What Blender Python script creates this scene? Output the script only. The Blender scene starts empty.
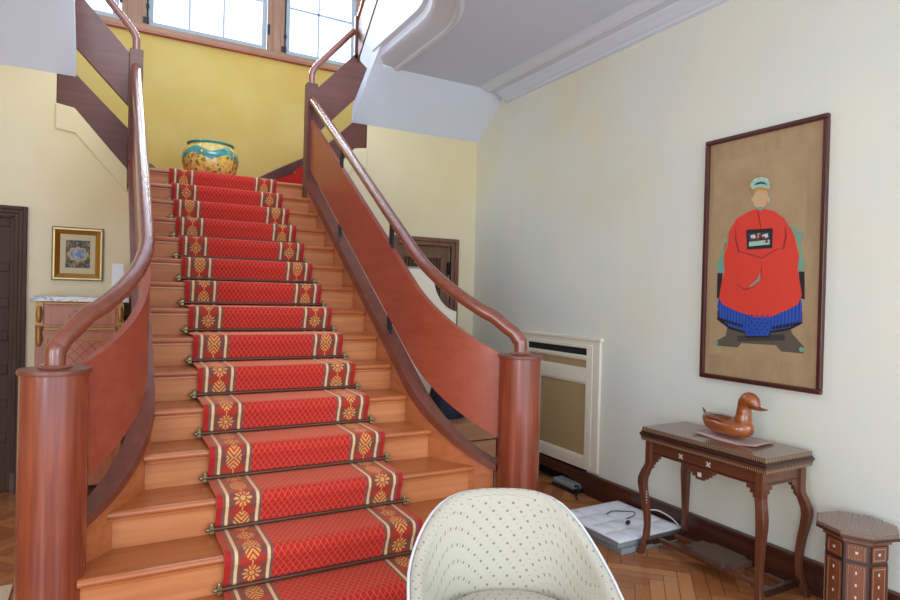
import bpy, bmesh, math, random
from mathutils import Vector, Matrix
random.seed(7)
SC = bpy.context.scene
COL = SC.collection
PI = math.pi
MIR = 1.866            # the stair is symmetric about x = 0.933

# ------------------------------------------------------------------ node helpers
def S(r, g, b):
    f = lambda c: (c/255/12.92 if c/255 <= .04045 else ((c/255+.055)/1.055)**2.4)
    return (f(r), f(g), f(b), 1)

class V:
    def __init__(s, nt, k): s.nt, s.k = nt, k
    def op(s, o, b=None, c=None):
        n = s.nt.nodes.new('ShaderNodeMath'); n.operation = o
        for i, q in enumerate((s, b, c)):
            if q is None: continue
            if isinstance(q, V): s.nt.links.new(q.k, n.inputs[i])
            else: n.inputs[i].default_value = q
        return V(s.nt, n.outputs[0])
    def __add__(s, b): return s.op('ADD', b)
    __radd__ = __add__
    def __sub__(s, b): return s.op('SUBTRACT', b)
    def __rsub__(s, b): return (s*-1)+b
    def __mul__(s, b): return s.op('MULTIPLY', b)
    __rmul__ = __mul__
    def __truediv__(s, b): return s.op('DIVIDE', b)
    def floor(s): return s.op('FLOOR')
    def frac(s): return s.op('FRACT')
    def abs(s): return s.op('ABSOLUTE')
    def lt(s, b): return s.op('LESS_THAN', b)
    def gt(s, b): return s.op('GREATER_THAN', b)
    def mx(s, b): return s.op('MAXIMUM', b)
    def mn(s, b): return s.op('MINIMUM', b)
    def sin(s): return s.op('SINE')
    def cos(s): return s.op('COSINE')
    def sqrt(s): return s.op('SQRT')
    def pw(s, b): return s.op('POWER', b)
    def atan2(s, b): return s.op('ARCTAN2', b)
    def fmod(s, b): return s.op('FLOORED_MODULO', b)
    def sstep(s, a, b):
        n = s.nt.nodes.new('ShaderNodeMapRange'); n.interpolation_type = 'SMOOTHSTEP'
        s.nt.links.new(s.k, n.inputs[0]); n.inputs[1].default_value = a; n.inputs[2].default_value = b
        return V(s.nt, n.outputs[0])

def coords(nt, out='Object'):
    t = nt.nodes.new('ShaderNodeTexCoord'); s = nt.nodes.new('ShaderNodeSeparateXYZ')
    nt.links.new(t.outputs[out], s.inputs[0])
    return [V(nt, s.outputs[i]) for i in range(3)]
def comb(nt, x, y, z):
    n = nt.nodes.new('ShaderNodeCombineXYZ')
    for i, q in enumerate((x, y, z)):
        if isinstance(q, V): nt.links.new(q.k, n.inputs[i])
        else: n.inputs[i].default_value = q
    return n.outputs[0]
def noise(nt, vec, scale=1, detail=3, rough=.55, dist=0):
    n = nt.nodes.new('ShaderNodeTexNoise')
    if vec is not None: nt.links.new(vec, n.inputs['Vector'])
    n.inputs['Scale'].default_value = scale; n.inputs['Detail'].default_value = detail
    n.inputs['Roughness'].default_value = rough; n.inputs['Distortion'].default_value = dist
    return V(nt, n.outputs[0])
def white(nt, vec):
    n = nt.nodes.new('ShaderNodeTexWhiteNoise'); nt.links.new(vec, n.inputs['Vector'])
    return V(nt, n.outputs['Value'])
def voro(nt, vec, scale):
    n = nt.nodes.new('ShaderNodeTexVoronoi'); nt.links.new(vec, n.inputs['Vector']); n.inputs['Scale'].default_value = scale
    return V(nt, n.outputs['Distance'])
def mix(nt, f, a, b):
    n = nt.nodes.new('ShaderNodeMix'); n.data_type = 'RGBA'; n.clamp_factor = True
    for i, q in ((0, f), (6, a), (7, b)):
        if isinstance(q, V): nt.links.new(q.k, n.inputs[i])
        elif isinstance(q, bpy.types.NodeSocket): nt.links.new(q, n.inputs[i])
        else: n.inputs[i].default_value = q
    return n.outputs[2]
def mat(name, color=None, rough=.5, metal=0, coat=0, spec=.5, build=None, sheen=0):
    m = bpy.data.materials.new(name); m.use_nodes = True
    nt = m.node_tree; b = nt.nodes['Principled BSDF']
    if color: b.inputs['Base Color'].default_value = color
    b.inputs['Roughness'].default_value = rough; b.inputs['Metallic'].default_value = metal
    b.inputs['Coat Weight'].default_value = coat; b.inputs['Coat Roughness'].default_value = .12
    b.inputs['Specular IOR Level'].default_value = spec
    if sheen: b.inputs['Sheen Weight'].default_value = sheen; b.inputs['Sheen Roughness'].default_value = .5
    if build:
        c = build(nt, b)
        if c is not None: nt.links.new(c, b.inputs['Base Color'])
    return m
def bump(nt, b, h, strength=.2, dist=.01):
    n = nt.nodes.new('ShaderNodeBump'); n.inputs['Strength'].default_value = strength; n.inputs['Distance'].default_value = dist
    nt.links.new(h.k, n.inputs['Height']); nt.links.new(n.outputs[0], b.inputs['Normal'])

def wood(name, c1, c2, grain='x', rough=.35, coat=.3, fine=1.0, spec=.5, bmp=.05):
    def bld(nt, b):
        x, y, z = coords(nt)
        k = {'x': (1.2, 22, 22), 'y': (22, 1.2, 22), 'z': (22, 22, 1.2)}[grain]
        v = comb(nt, x*k[0]*fine, y*k[1]*fine, z*k[2]*fine)
        n = noise(nt, v, 1, 4, .6, .4)
        n2 = noise(nt, comb(nt, x*2.3, y*2.3, z*2.3), 1, 2)
        f = (n*.75+n2*.35-.05).sstep(.25, .8)
        if bmp: bump(nt, b, n, bmp, .003)
        return mix(nt, f, c1, c2)
    return mat(name, None, rough, 0, coat, spec, bld)

# ------------------------------------------------------------------ materials
def b_wall(c1, c2, c3):
    def bld(nt, b):
        x, y, z = coords(nt)
        v = comb(nt, x, y, z)
        n = noise(nt, v, 1.6, 4, .6); m = noise(nt, v, .55, 3)
        bump(nt, b, noise(nt, v, 22, 4), .08, .01)
        a = mix(nt, n.sstep(.35, .7), c1, c2)
        return mix(nt, m.sstep(.46, .70)*.7, a, c3)
    return bld
M = {}
M['wall'] = mat('cream_limewash', rough=.85, spec=.2, build=b_wall(S(226, 228, 216), S(232, 230, 212), S(230, 220, 184)))
M['wallb'] = mat('warm_limewash', rough=.85, spec=.2, build=b_wall(S(230, 216, 178), S(234, 220, 186), S(228, 208, 156)))
M['yellow'] = mat('yellow_limewash', rough=.7, spec=.3, build=b_wall(S(194, 164, 84), S(200, 174, 98), S(190, 156, 72)))
M['ceil'] = mat('white_ceiling_paint', S(212, 220, 236), .9, spec=.2)
M['plaster'] = mat('white_plaster', S(218, 224, 234), .8, spec=.2)
M['trimw'] = mat('cream_white_paint', S(240, 232, 208), .5)
M['mahog'] = wood('red_mahogany_varnish', S(112, 48, 32), S(156, 76, 48), 'z', .26, .45, 1.6)
M['mahogy'] = wood('red_mahogany_board', S(154, 70, 48), S(170, 84, 60), 'y', .36, .25)
M['curb'] = wood('dark_mahogany_board', S(108, 52, 38), S(130, 70, 52), 'y', .42, .1)
M['rail'] = wood('polished_handrail_wood', S(118, 58, 40), S(142, 76, 52), 'y', .26, 1.0, bmp=0)
M['rail'].node_tree.nodes['Principled BSDF'].inputs['Coat Roughness'].default_value = .24
M['board'] = wood('brown_upper_board', S(84, 42, 31), S(108, 58, 44), 'x', .42, .08)
M['tread'] = wood('orange_oak_tread', S(166, 88, 44), S(198, 118, 64), 'x', .28, .2)
M['riser'] = wood('orange_oak_riser', S(184, 110, 64), S(212, 140, 88), 'x', .5, 0, 1, .3)
M['string'] = wood('orange_oak_string', S(168, 92, 50), S(198, 120, 72), 'y', .35, .2)
M['oakw'] = wood('window_oak', S(130, 86, 54), S(160, 114, 76), 'x', .4, .15)
M['oakv'] = wood('window_oak_upright', S(130, 86, 54), S(160, 114, 76), 'z', .4, .15)
M['sash'] = mat('grey_window_sash', S(150, 156, 158), .5)
M['iron'] = mat('black_iron', S(34, 36, 40), .45, .6)
M['steel'] = mat('dark_steel_bracket', S(46, 48, 54), .3, .8)
M['lead'] = mat('lead_came', S(150, 158, 172), .5, .3)
M['doord'] = wood('dark_stained_door', S(64, 44, 34), S(90, 64, 50), 'z', .55, 0, 1, .25)
M['doorb'] = wood('brown_oak_door', S(104, 66, 46), S(134, 90, 64), 'z', .42, .2)
M['base'] = wood('dark_baseboard', S(66, 34, 26), S(94, 50, 36), 'y', .3, .3)
M['doordk'] = wood('dark_red_frame_wood', S(64, 26, 24), S(88, 40, 34), 'z', .35, .2)
M['dark'] = mat('dark_recess', S(30, 26, 24), .9)
M['black'] = mat('black_matte', S(22, 22, 24), .6)
M['brass'] = mat('aged_brass', S(150, 136, 96), .4, .8)
M['bronze'] = mat('dark_bronze_rod', S(96, 70, 56), .4, .6)
M['gold'] = mat('gilded_wood', S(172, 126, 56), .35, .75)
M['goldlight'] = mat('pale_gilt', S(226, 200, 128), .4, .5)
M['ormolu'] = mat('gilt_bronze_mount', S(166, 124, 70), .45, .6)
M['marble'] = mat('white_marble', rough=.2, build=lambda nt, b: mix(nt, noise(nt, comb(nt, *coords(nt)), 9, 5, .7, 1.5).sstep(.45, .7), S(232, 232, 236), S(150, 156, 166)))
M['glass'] = None
def glassmat():
    m = bpy.data.materials.new('window_glass'); m.use_nodes = True; nt = m.node_tree
    for n in list(nt.nodes): nt.nodes.remove(n)
    o = nt.nodes.new('ShaderNodeOutputMaterial'); mx = nt.nodes.new('ShaderNodeMixShader')
    t = nt.nodes.new('ShaderNodeBsdfTransparent'); g = nt.nodes.new('ShaderNodeBsdfGlossy'); g.inputs['Roughness'].default_value = .02
    f = nt.nodes.new('ShaderNodeFresnel'); f.inputs[0].default_value = 1.45
    nt.links.new(f.outputs[0], mx.inputs[0]); nt.links.new(t.outputs[0], mx.inputs[1]); nt.links.new(g.outputs[0], mx.inputs[2])
    nt.links.new(mx.outputs[0], o.inputs[0])
    return m
M['glass'] = glassmat()

def b_floor(nt, b):
    x, y, z = coords(nt)
    w, n = .082, 5
    r = math.sqrt(.5)/w
    u = (x+y)*r; v = (x-y)*r
    i = u.floor(); j = v.floor(); fu = u.frac(); fv = v.frac()
    m = (i-j).fmod(2*n)
    H = m.lt(n-.5)
    al = (m+fu)*H+((2*n-1)-m+fv)*(1-H)
    ac = fv*H+fu*(1-H)
    idx = (i-m)*H+i*(1-H); idy = j*H+(j+(m-n))*(1-H)
    rn = white(nt, comb(nt, idx, idy, H))
    e = ac.mn(1-ac).mn(al).mn(al*-1+n)
    gap = e.lt(.035)
    g = noise(nt, comb(nt, al*.5+rn*30, ac*5, H*3), 2.2, 4, .6)
    c = mix(nt, (g*.6+rn*.5).sstep(.2, .85), S(164, 98, 54), S(204, 136, 82))
    return mix(nt, gap*.75, c, S(84, 48, 28))
M['floor'] = mat('herringbone_parquet', rough=.28, coat=.15, build=b_floor)

RW = .945
def b_runner(nt, b):
    u, v, _ = coords(nt, 'UV')         # u across in metres, v along in metres
    h = RW/2
    a = (u-h).abs()                    # distance from the middle
    d = h-a                            # distance from the edge
    # lattice field
    p = u/.030; q = v/.046
    l1 = ((p+q).frac()-.5).abs(); l2 = ((p-q).frac()-.5).abs()
    lat = (l1.mx(l2)).gt(.42)
    fil = noise(nt, comb(nt, u, v, 0), 160, 2)
    red = mix(nt, fil, S(176, 36, 34), S(204, 54, 44))
    field = mix(nt, lat*.6, red, S(224, 104, 80))
    # border
    per = .27
    n = ((v/per).frac()-.5)*per        # symmetric about 0
    mm = (a-(h-.118))                  # across, centred on motif band
    am = mm.abs()
    slate = mix(nt, fil, S(120, 66, 60), S(142, 84, 74))
    n2 = n.abs()
    dia = (am/.066+((n2-.0675).abs())/.066)
    bandc = mix(nt, dia.lt(1.0), slate, S(178, 62, 48))
    # rosette around n=0
    r = (mm*mm+n*n).sqrt(); th = n.atan2(mm)
    pet = r.lt((th*10).cos()*.006+.036)*((th*10+r*60).sin().gt(-.35)+r.lt(.012)).mn(1)*(r.gt(.017)+r.lt(.012)).mn(1)
    # palmette around n=+-.22
    k = (n2-.135).abs()                 # 0 at centre of palmette
    leaf = ((am/.038).pw(2)+(k/.068).pw(2)).lt(1)
    veins = ((am*1.0-k*.8+.2)/.021).frac().gt(.42)
    stem = am.lt(.003)*n2.lt(.07)*n2.gt(.036)
    gold = (pet+leaf*veins+stem).mn(1)*(fil*.5+.62)
    bandc = mix(nt, gold, bandc, S(228, 168, 96))
    st = (d.gt(.041)*d.lt(.055)+d.gt(.180)*d.lt(.194)).mn(1)
    sg = (d.gt(.028)*d.lt(.041)+d.gt(.055)*d.lt(.060)+d.gt(.175)*d.lt(.180)+d.gt(.194)*d.lt(.206)).mn(1)
    c = mix(nt, d.lt(.20), field, bandc)
    c = mix(nt, d.lt(.040), c, S(178, 44, 40))
    c = mix(nt, sg, c, S(120, 92, 86))
    c = mix(nt, st, c, S(236, 198, 146))
    bump(nt, b, fil, .25, .004)
    return c
M['runner'] = mat('red_patterned_carpet', rough=.9, spec=.15, build=b_runner, sheen=1.0)
for n_ in M['runner'].node_tree.nodes:
    if n_.type == 'BSDF_PRINCIPLED': n_.inputs['Sheen Tint'].default_value = S(255, 170, 130); n_.inputs['Sheen Roughness'].default_value = .35
M['carpet'] = mat('plain_red_carpet', S(186, 44, 40), .95, spec=.1)

def b_fabric(nt, b):
    u, v, _ = coords(nt, 'UV')
    pu, pv = .042, .031
    row = (v/pv).floor()
    uu = ((u/pu+row*.5).frac()-.5)*pu; vv = ((v/pv).frac()-.5)*pv
    dot = ((uu/.0042).pw(2)+(vv/.0048).pw(2)).lt(1)
    row2 = (v/pv+.5).floor()
    uu2 = ((u/pu+row2*.5+.25).frac()-.5)*pu; vv2 = ((v/pv+.5).frac()-.5)*pv
    sm = ((uu2+vv2)/.0030).pw(2)+((uu2-vv2)/.009).pw(2)
    dot2 = sm.lt(1)
    wv = noise(nt, comb(nt, u, v, 0), 220, 2)
    c = mix(nt, wv, S(186, 179, 160), S(198, 192, 174))
    c = mix(nt, dot2*.6, c, S(168, 154, 128))
    bump(nt, b, wv, .2, .002)
    return mix(nt, dot*.9, c, S(142, 118, 100))
M['fabric'] = mat('dotted_cream_upholstery', rough=.8, spec=.2, build=b_fabric, sheen=.2)
M['piping'] = mat('pale_piping', S(226, 226, 224), .7)

def b_inlay(nt, b):     # small pale beads in a dark line
    x, y, z = coords(nt)
    s = ((x+y)/.0125).frac()
    return mix(nt, s.gt(.5), S(70, 40, 28), S(156, 128, 96))
M['inlay'] = mat('bead_inlay', rough=.35, build=b_inlay)
M['twood'] = wood('walnut_table_wood', S(84, 46, 30), S(120, 68, 46), 'z', .35, .25)
M['twoody'] = wood('walnut_table_board', S(84, 46, 30), S(118, 68, 46), 'y', .35, .25)
M['tdark'] = mat('dark_table_edge', S(54, 32, 26), .35, coat=.2)
def b_ttop(nt, b):
    x, y, z = coords(nt)
    p = x/.011; q = y/.011
    ch = ((p+q).floor()+(p-q).floor()).fmod(2)
    return mix(nt, ch*.5, S(112, 84, 68), S(142, 112, 94))
M['ttop'] = mat('fine_marquetry_top', rough=.22, coat=.3, build=b_ttop)
M['shelfd'] = mat('dull_dark_shelf', S(88, 64, 52), .5)
M['pearl'] = mat('mother_of_pearl', S(206, 208, 196), .25)
M['panel'] = wood('orange_red_inlay_panel', S(104, 54, 34), S(138, 76, 46), 'z', .35, .25)
M['duck'] = wood('carved_duck_wood', S(128, 62, 26), S(176, 98, 44), 'y', .16, .7)
M['duckd'] = wood('dark_duck_wood', S(96, 44, 24), S(136, 70, 38), 'y', .16, .7)
M['mat'] = mat('pinkish_leather_mat', S(186, 150, 140), .5)
M['foam'] = mat('white_padded_sheet', S(240, 242, 246), .45)
M['card'] = mat('grey_cardboard', S(150, 156, 158), .7)
M['wcable'] = mat('white_cable', S(222, 222, 216), .5)
M['sheetw'] = mat('white_board', S(232, 236, 240), .5)
M['cloth'] = mat('grille_cloth', rough=.8, build=lambda nt, b: mix(nt, ((coords(nt)[1]/.012).frac().gt(.5)+(coords(nt)[2]/.012).frac().gt(.5))*.5, S(162, 136, 92), S(192, 166, 118)))
M['navy'] = mat('navy_cloth', S(28, 36, 58), .7)
M['rug'] = mat('cream_rug', S(222, 206, 178), .95, spec=.1)
M['grey'] = mat('pale_grey_plastic', S(150, 150, 148), .5)

def b_pot(nt, b):
    x, y, z = coords(nt)
    th = y.atan2(x); v = comb(nt, x, y, z)
    n = noise(nt, v, 16, 3, .6, .8); n1 = noise(nt, v, 26, 2, .5, .6)
    c = mix(nt, n1.sstep(.40, .58), S(214, 154, 72), S(224, 196, 96))
    vd = voro(nt, v, 17)
    c = mix(nt, vd.lt(.30), c, S(66, 132, 96))
    c = mix(nt, vd.lt(.15), c, S(204, 130, 80))
    c = mix(nt, n.gt(.61), c, S(120, 96, 56))
    wv = (th*5+.6).sin()*.028
    up = z.gt(.285)
    c = mix(nt, up*.7, c, S(216, 186, 92))
    band = (z-wv-.255+(n-.5)*.03).abs().lt(.036)
    c = mix(nt, band, c, mix(nt, n1, S(38, 122, 104), S(74, 156, 146)))
    dm = ((z-.262).abs()/.02+((th*2.5/PI+.1).frac()-.5).abs()/.05).lt(1)
    c = mix(nt, dm, c, S(224, 182, 84))
    c = mix(nt, z.gt(.352), c, S(60, 140, 122))
    return c
M['pot'] = mat('yellow_green_glaze', rough=.15, coat=.5, build=b_pot)
M['potin'] = mat('dark_pot_inside', S(40, 56, 48), .5)

def b_silk(nt, b):
    x, y, z = coords(nt)
    return mix(nt, noise(nt, comb(nt, x, y*3, z), 2.2, 5, .65).sstep(.3, .75), S(162, 134, 98), S(180, 152, 114))
M['silk'] = mat('tan_silk', rough=.6, build=b_silk)
M['paper'] = mat('aged_paper', rough=.7, build=lambda nt, b: mix(nt, noise(nt, comb(nt, *coords(nt)), 4, 5, .65).sstep(.3, .75), S(168, 140, 102), S(182, 154, 116)))
for k, c in dict(p_red=(222, 62, 46), p_redd=(158, 40, 36), p_blue=(38, 78, 170), p_blued=(24, 40, 112), p_black=(34, 30, 34), p_teal=(112, 166, 144), p_tealp=(158, 200, 182),
                 p_skin=(212, 170, 126), p_gold=(186, 150, 70), p_wood=(92, 84, 72), p_woodd=(62, 56, 52), p_white=(216, 206, 196), p_navy=(42, 62, 84)).items():
    M[k] = mat('paint_'+k[2:], S(*c), .65)
def b_blue(nt, b):
    x, y, z = coords(nt)
    return mix(nt, ((y/.022).frac().gt(.72)), S(42, 84, 176), S(22, 44, 122))
M['p_pleat'] = mat('paint_blue_pleats', rough=.65, build=b_blue)

# ------------------------------------------------------------------ mesh builder
class MB:
    def __init__(s, mir=False):
        s.bm = bmesh.new(); s.uv = s.bm.loops.layers.uv.new('UVMap'); s.mir = mir; s.mi = 0
    def vert(s, p):
        x, y, z = p
        return s.bm.verts.new((MIR-x if s.mir else x, y, z))
    def face(s, vs, uvs=None):
        try: f = s.bm.faces.new(vs)
        except ValueError: return None
        f.material_index = s.mi
        if uvs:
            for l, t in zip(f.loops, uvs): l[s.uv].uv = t
        return f
    def poly(s, pts): return s.face([s.vert(p) for p in pts])
    def box(s, x0, y0, z0, x1, y1, z1):
        c = [s.vert(p) for p in ((x0, y0, z0), (x1, y0, z0), (x1, y1, z0), (x0, y1, z0), (x0, y0, z1), (x1, y0, z1), (x1, y1, z1), (x0, y1, z1))]
        for q in ((3, 2, 1, 0), (4, 5, 6, 7), (0, 1, 5, 4), (1, 2, 6, 5), (2, 3, 7, 6), (3, 0, 4, 7)): s.face([c[i] for i in q])
        return s
    def prism(s, pts, axis, a, b):
        def mk(p, t): return {'x': (t, p[0], p[1]), 'y': (p[0], t, p[1]), 'z': (p[0], p[1], t)}[axis]
        A = [s.vert(mk(p, a)) for p in pts]; B = [s.vert(mk(p, b)) for p in pts]
        s.face(A[::-1]); s.face(B)
        n = len(pts)
        for i in range(n): s.face([A[i], A[(i+1) % n], B[(i+1) % n], B[i]])
        return s
    def grid(s, P, close_u=False, close_v=False, uv=None, cap=False):
        R = [[s.vert(p) for p in row] for row in P]
        n, m = len(R), len(R[0])
        for i in range(n if close_u else n-1):
            for j in range(m if close_v else m-1):
                i2, j2 = (i+1) % n, (j+1) % m
                t = None
                if uv: t = [uv[i][j], uv[i+1][j], uv[i+1][j+1], uv[i][j+1]]
                s.face([R[i][j], R[i2][j], R[i2][j2], R[i][j2]], t)
        if cap:
            s.face(R[0][::-1]); s.face(R[-1])
        return s
    def tube(s, path, r, seg=12, cap=True, flat=1.0):
        P = [Vector(p) for p in path]; n = len(P); rows = []
        N = None
        for i in range(n):
            t = (P[min(i+1, n-1)]-P[max(i-1, 0)]).normalized()
            if N is None:
                N = Vector((0, 0, 1)) if abs(t.z) < .9 else Vector((1, 0, 0))
            N = (N-t*N.dot(t)).normalized(); B = t.cross(N)
            rr = r[i] if isinstance(r, (list, tuple)) else r
            rows.append([P[i]+(N*math.cos(2*PI*k/seg)+B*math.sin(2*PI*k/seg)*flat)*rr for k in range(seg)])
        return s.grid(rows, close_v=True, cap=cap)
    def lathe(s, prof, cx=0, cy=0, seg=40, cap=True):
        rows = [[(cx+r*math.cos(2*PI*k/seg), cy+r*math.sin(2*PI*k/seg), z) for k in range(seg)] for r, z in prof]
        return s.grid(rows, close_v=True, cap=cap)
    def build(s, name, m, parent=None, bevel=0, smooth=None, sub=0, origin=None):
        bm = s.bm
        if origin is not None:
            o = Vector(origin)
            for v in bm.verts: v.co -= o
        bmesh.ops.recalc_face_normals(bm, faces=bm.faces)
        if smooth is not None:
            for f in bm.faces: f.smooth = True
        me = bpy.data.meshes.new(name); bm.to_mesh(me); bm.free()
        ms = m if isinstance(m, (list, tuple)) else [m]
        for q in ms: me.materials.append(M[q] if isinstance(q, str) else q)
        ob = bpy.data.objects.new(name, me); COL.objects.link(ob)
        if parent: ob.parent = parent
        if bevel:
            b = ob.modifiers.new('bevel', 'BEVEL'); b.width = bevel; b.segments = 2; b.limit_method = 'ANGLE'; b.angle_limit = .6
        if sub:
            d = ob.modifiers.new('sub', 'SUBSURF'); d.levels = sub; d.render_levels = sub
        if smooth:
            sh = ob.modifiers.new('split', 'EDGE_SPLIT'); sh.split_angle = smooth
        return ob

def thing(name, label, cat, loc=(0, 0, 0), rz=0, group=None):
    o = bpy.data.objects.new(name, None); COL.objects.link(o)
    o.location = loc; o.rotation_euler = (0, 0, rz); o.empty_display_size = .1
    return tag(o, label, cat, group)
def tag(o, label, cat, group=None):
    o['label'] = label; o['category'] = cat
    if group: o['group'] = group
    return o
def struct(o): o['kind'] = 'structure'; return o
def place(o, loc):
    o.location = loc; return o

# ------------------------------------------------------------------ stair geometry
RI, GO, TOP, Y0 = .17, .2538, 2.72, 6.0669
ny = lambda k: Y0-GO*k
nzk = lambda k: TOP-RI*k
nose = lambda y: TOP-.67*(Y0-y)
ARC = .8
def arcx(y, cx):
    s = min(1, max(0, (3.55-y)/ARC)); return cx-ARC*math.sqrt(max(0, 1-s*s))
XR = lambda y: arcx(y, 2.46)            # inner face of the right string
NEW = (2.045, 2.86)
RNEW = .119
def cpath(y_top=5.95, th_end=.86, n=14):   # centre line of the right balustrade in plan, top to bottom
    P = [(1.70, y) for y in (y_top, 5.5, 5.0, 4.5, 4.0, 3.75, 3.55)]
    for i in range(1, n+1):
        t = th_end*i/n
        P.append((2.50-ARC*math.cos(t), 3.55-ARC*math.sin(t)))
    return P
def ribbon(mb, path, t0, t1, lo, hi):
    rows = []
    n = len(path)
    for i, (x, y) in enumerate(path):
        a = Vector(path[max(i-1, 0)]); b = Vector(path[min(i+1, n-1)])
        d = (b-a).normalized(); nr = Vector((-d.y, d.x))      # points to +x when running to -y
        p = Vector((x, y))
        A = p+nr*t0; B = p+nr*t1
        zl, zh = lo(y), hi(y)
        rows.append([(A.x, A.y, zl), (B.x, B.y, zl), (B.x, B.y, zh), (A.x, A.y, zh)])
    mb.grid(rows, close_v=True, cap=True)
    return mb

# ------------------------------------------------------------------ setting
XW, YB, YY = 3.58, 5.94, 7.30
CE = 3.785
struct(MB().box(-4, -1.6, -.1, XW+.3, YB+.1, 0).build('floor', 'floor'))
# right wall with the radiator recess
w = MB()
w.box(XW, -1.6, .95, XW+.12, YB+.2, CE+.3); w.box(XW, -1.6, 0, XW+.12, 4.0, .95); w.box(XW, 5.0, 0, XW+.12, YB+.2, .95)
w.box(XW+.12, 3.9, 0, XW+.2, 5.1, 1.1)
struct(w.build('wall_right', 'wall'))
struct(MB().box(-4.12, -1.6, -.1, -4, YB+.1, CE).build('wall_left', 'wallb'))
struct(MB().box(XW+.06, 4.0, 0, XW+.118, 5.0, .2).build('trim_1', 'dark'))  # dark sheet inside the recess, the shade there put into its colour
# back wall (both sides of the stair) with door openings
def low(x): return 2.70+1.09*(x-1.77)     # lower edge of the string board of the upper flight
w = MB()
D1 = (-1.42, -.66, 2.19); D2 = (2.64, 3.28, 2.19)
for mir in (False, True):
    w.mir = mir
    top = [(2.268, 3.43), (2.268, 3.135), (2.14, 3.115), (1.755, low(1.755)-.02), (1.755, 2.495), (1.715, 2.495), (1.715, 2.19), (2.268, 2.19)]
    w.prism(top, 'y', YB, YB+.11)
    w.box(1.715, YB, 0, 2.268, YB+.11, 2.19)
w.mir = False
w.box(2.268, YB, 2.19, XW, YB+.11, 3.43); w.box(2.268, YB, 0, D2[0], YB+.11, 2.19); w.box(D2[1], YB, 0, XW, YB+.11, 2.19)
w.box(-.402, YB, 2.19, -4, YB+.11, 3.43); w.box(-4, YB, 0, D1[0], YB+.11, 2.19); w.box(D1[1], YB, 0, -.402, YB+.11, 2.19)
struct(w.build('wall_back', 'wallb'))
# plaster band under the string boards, a little proud of the wall
for i, mir in enumerate((False, True)):
    b = MB(mir)
    pts = [(2.272, 3.13), (2.145, 3.11), (1.748, 2.655), (1.748, 2.46), (2.13, 2.905), (2.272, 2.925)]
    b.prism(pts, 'y', YB-.022, YB-.001)
    struct(b.build('trim_%d' % (2+i), 'wallb', bevel=.008))
# wall behind the doors (dark)
struct(MB().box(-1.5, YB+.112, 0, -.6, YB+.16, 2.3).box(2.55, YB+.112, 0, 3.36, YB+.16, 2.3).build('trim_4', 'dark'))
# stair hall beyond: landing, yellow wall
struct(MB().box(-.2, 6.105, 0, 2.07, 6.14, TOP-.255).build('wall_landing', 'wallb'))
struct(MB().box(.12, 6.10, TOP-.25, 1.746, YY, TOP-.001).build('floor_landing', 'tread'))
WZ0, WZ1 = 4.475, 7.0
wins = [(-1.10, -.02), (.36, 1.48), (1.80, 2.55)]
y = MB()
y.box(-3, YY, 1.5, 5.2, YY+.15, 4.36); y.box(-3, YY, WZ1+.1, 5.2, YY+.15, 7.5)
y.box(-3, YY, 4.36, -1.35, YY+.15, WZ1+.1); y.box(2.85, YY, 4.36, 5.2, YY+.15, WZ1+.1)
struct(y.build('wall_yellow', 'yellow'))
struct(MB().box(-3.1, 5.0, 2.72, -3, YY+.15, 7.5).box(2.95, 6.07, 2.72, 3.05, YY-.001, 7.5).build('wall_upper_sides', 'plaster'))
struct(MB().box(-3.1, .2, 7.5, 5.3, YY+.15, 7.6).build('ceiling_upper', 'ceil'))
# window band woodwork
b = MB()
b.box(-1.35, YY-.035, 4.358, 2.85, YY+.1, 4.425)         # sill
b.box(-1.35, YY-.02, WZ1+.03, 2.85, YY+.1, WZ1+.1)
struct(b.build('trim_5', 'oakw', bevel=.01))
b = MB().box(-1.35, YY-.05, 4.335, 2.85, YY+.01, 4.357)
struct(b.build('trim_6', 'mahogy', bevel=.006))
b = MB()
for x0, x1 in ((-1.35, -1.16), (.06, .30), (1.54, 1.74), (2.61, 2.85)):
    b.box(x0, YY-.02, 4.42, x1, YY+.09, WZ1+.04)
    b.box(x0+.05, YY-.03, 4.42, x1-.05, YY-.015, WZ1+.04)
struct(b.build('trim_7', 'oakv', bevel=.008))
for i, (x0, x1) in enumerate(wins):
    f = MB(); t = .055
    f.box(x0-t, YY, WZ0-t+.005, x1+t, YY+.05, WZ0); f.box(x0-t, YY, WZ1, x1+t, YY+.05, WZ1+.04)
    f.box(x0-t, YY, WZ0, x0, YY+.05, WZ1); f.box(x1, YY, WZ0, x1+t, YY+.05, WZ1)
    W = struct(f.build('window_%d' % (i+1), 'sash', bevel=.006))
    c = MB(); n = 2 if i == 2 else 3
    for q in range(1, n):
        xx = x0+.353*q if i == 1 else x0+(x1-x0)*q/n
        if i == 2: xx = 2.145
        c.box(xx-.011, YY+.018, WZ0, xx+.011, YY+.034, WZ1)
    for zz in (4.985, 5.49, 6.0, 6.5): c.box(x0, YY+.018, zz-.011, x1, YY+.034, zz+.011)
    c.build('glazing_bar', 'lead', W)
    MB().box(x0, YY+.023, WZ0, x1, YY+.029, WZ1).build('pane', 'glass', W)
    h = MB()
    h.box(x0-.10, YY-.035, 4.44, x0-.045, YY+.01, 4.50)
    h.tube([(x0-.06, YY-.025, 4.46), (x0-.06, YY-.025, 5.3)], .008, 8)
    h.box(x0-.075, YY-.035, 4.60, x0-.045, YY-.005, 4.64)
    h.box(x1+.06, YY-.03, 4.60, x1+.085, YY, 4.72)
    h.build('window_bolt', 'iron', W)
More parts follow.
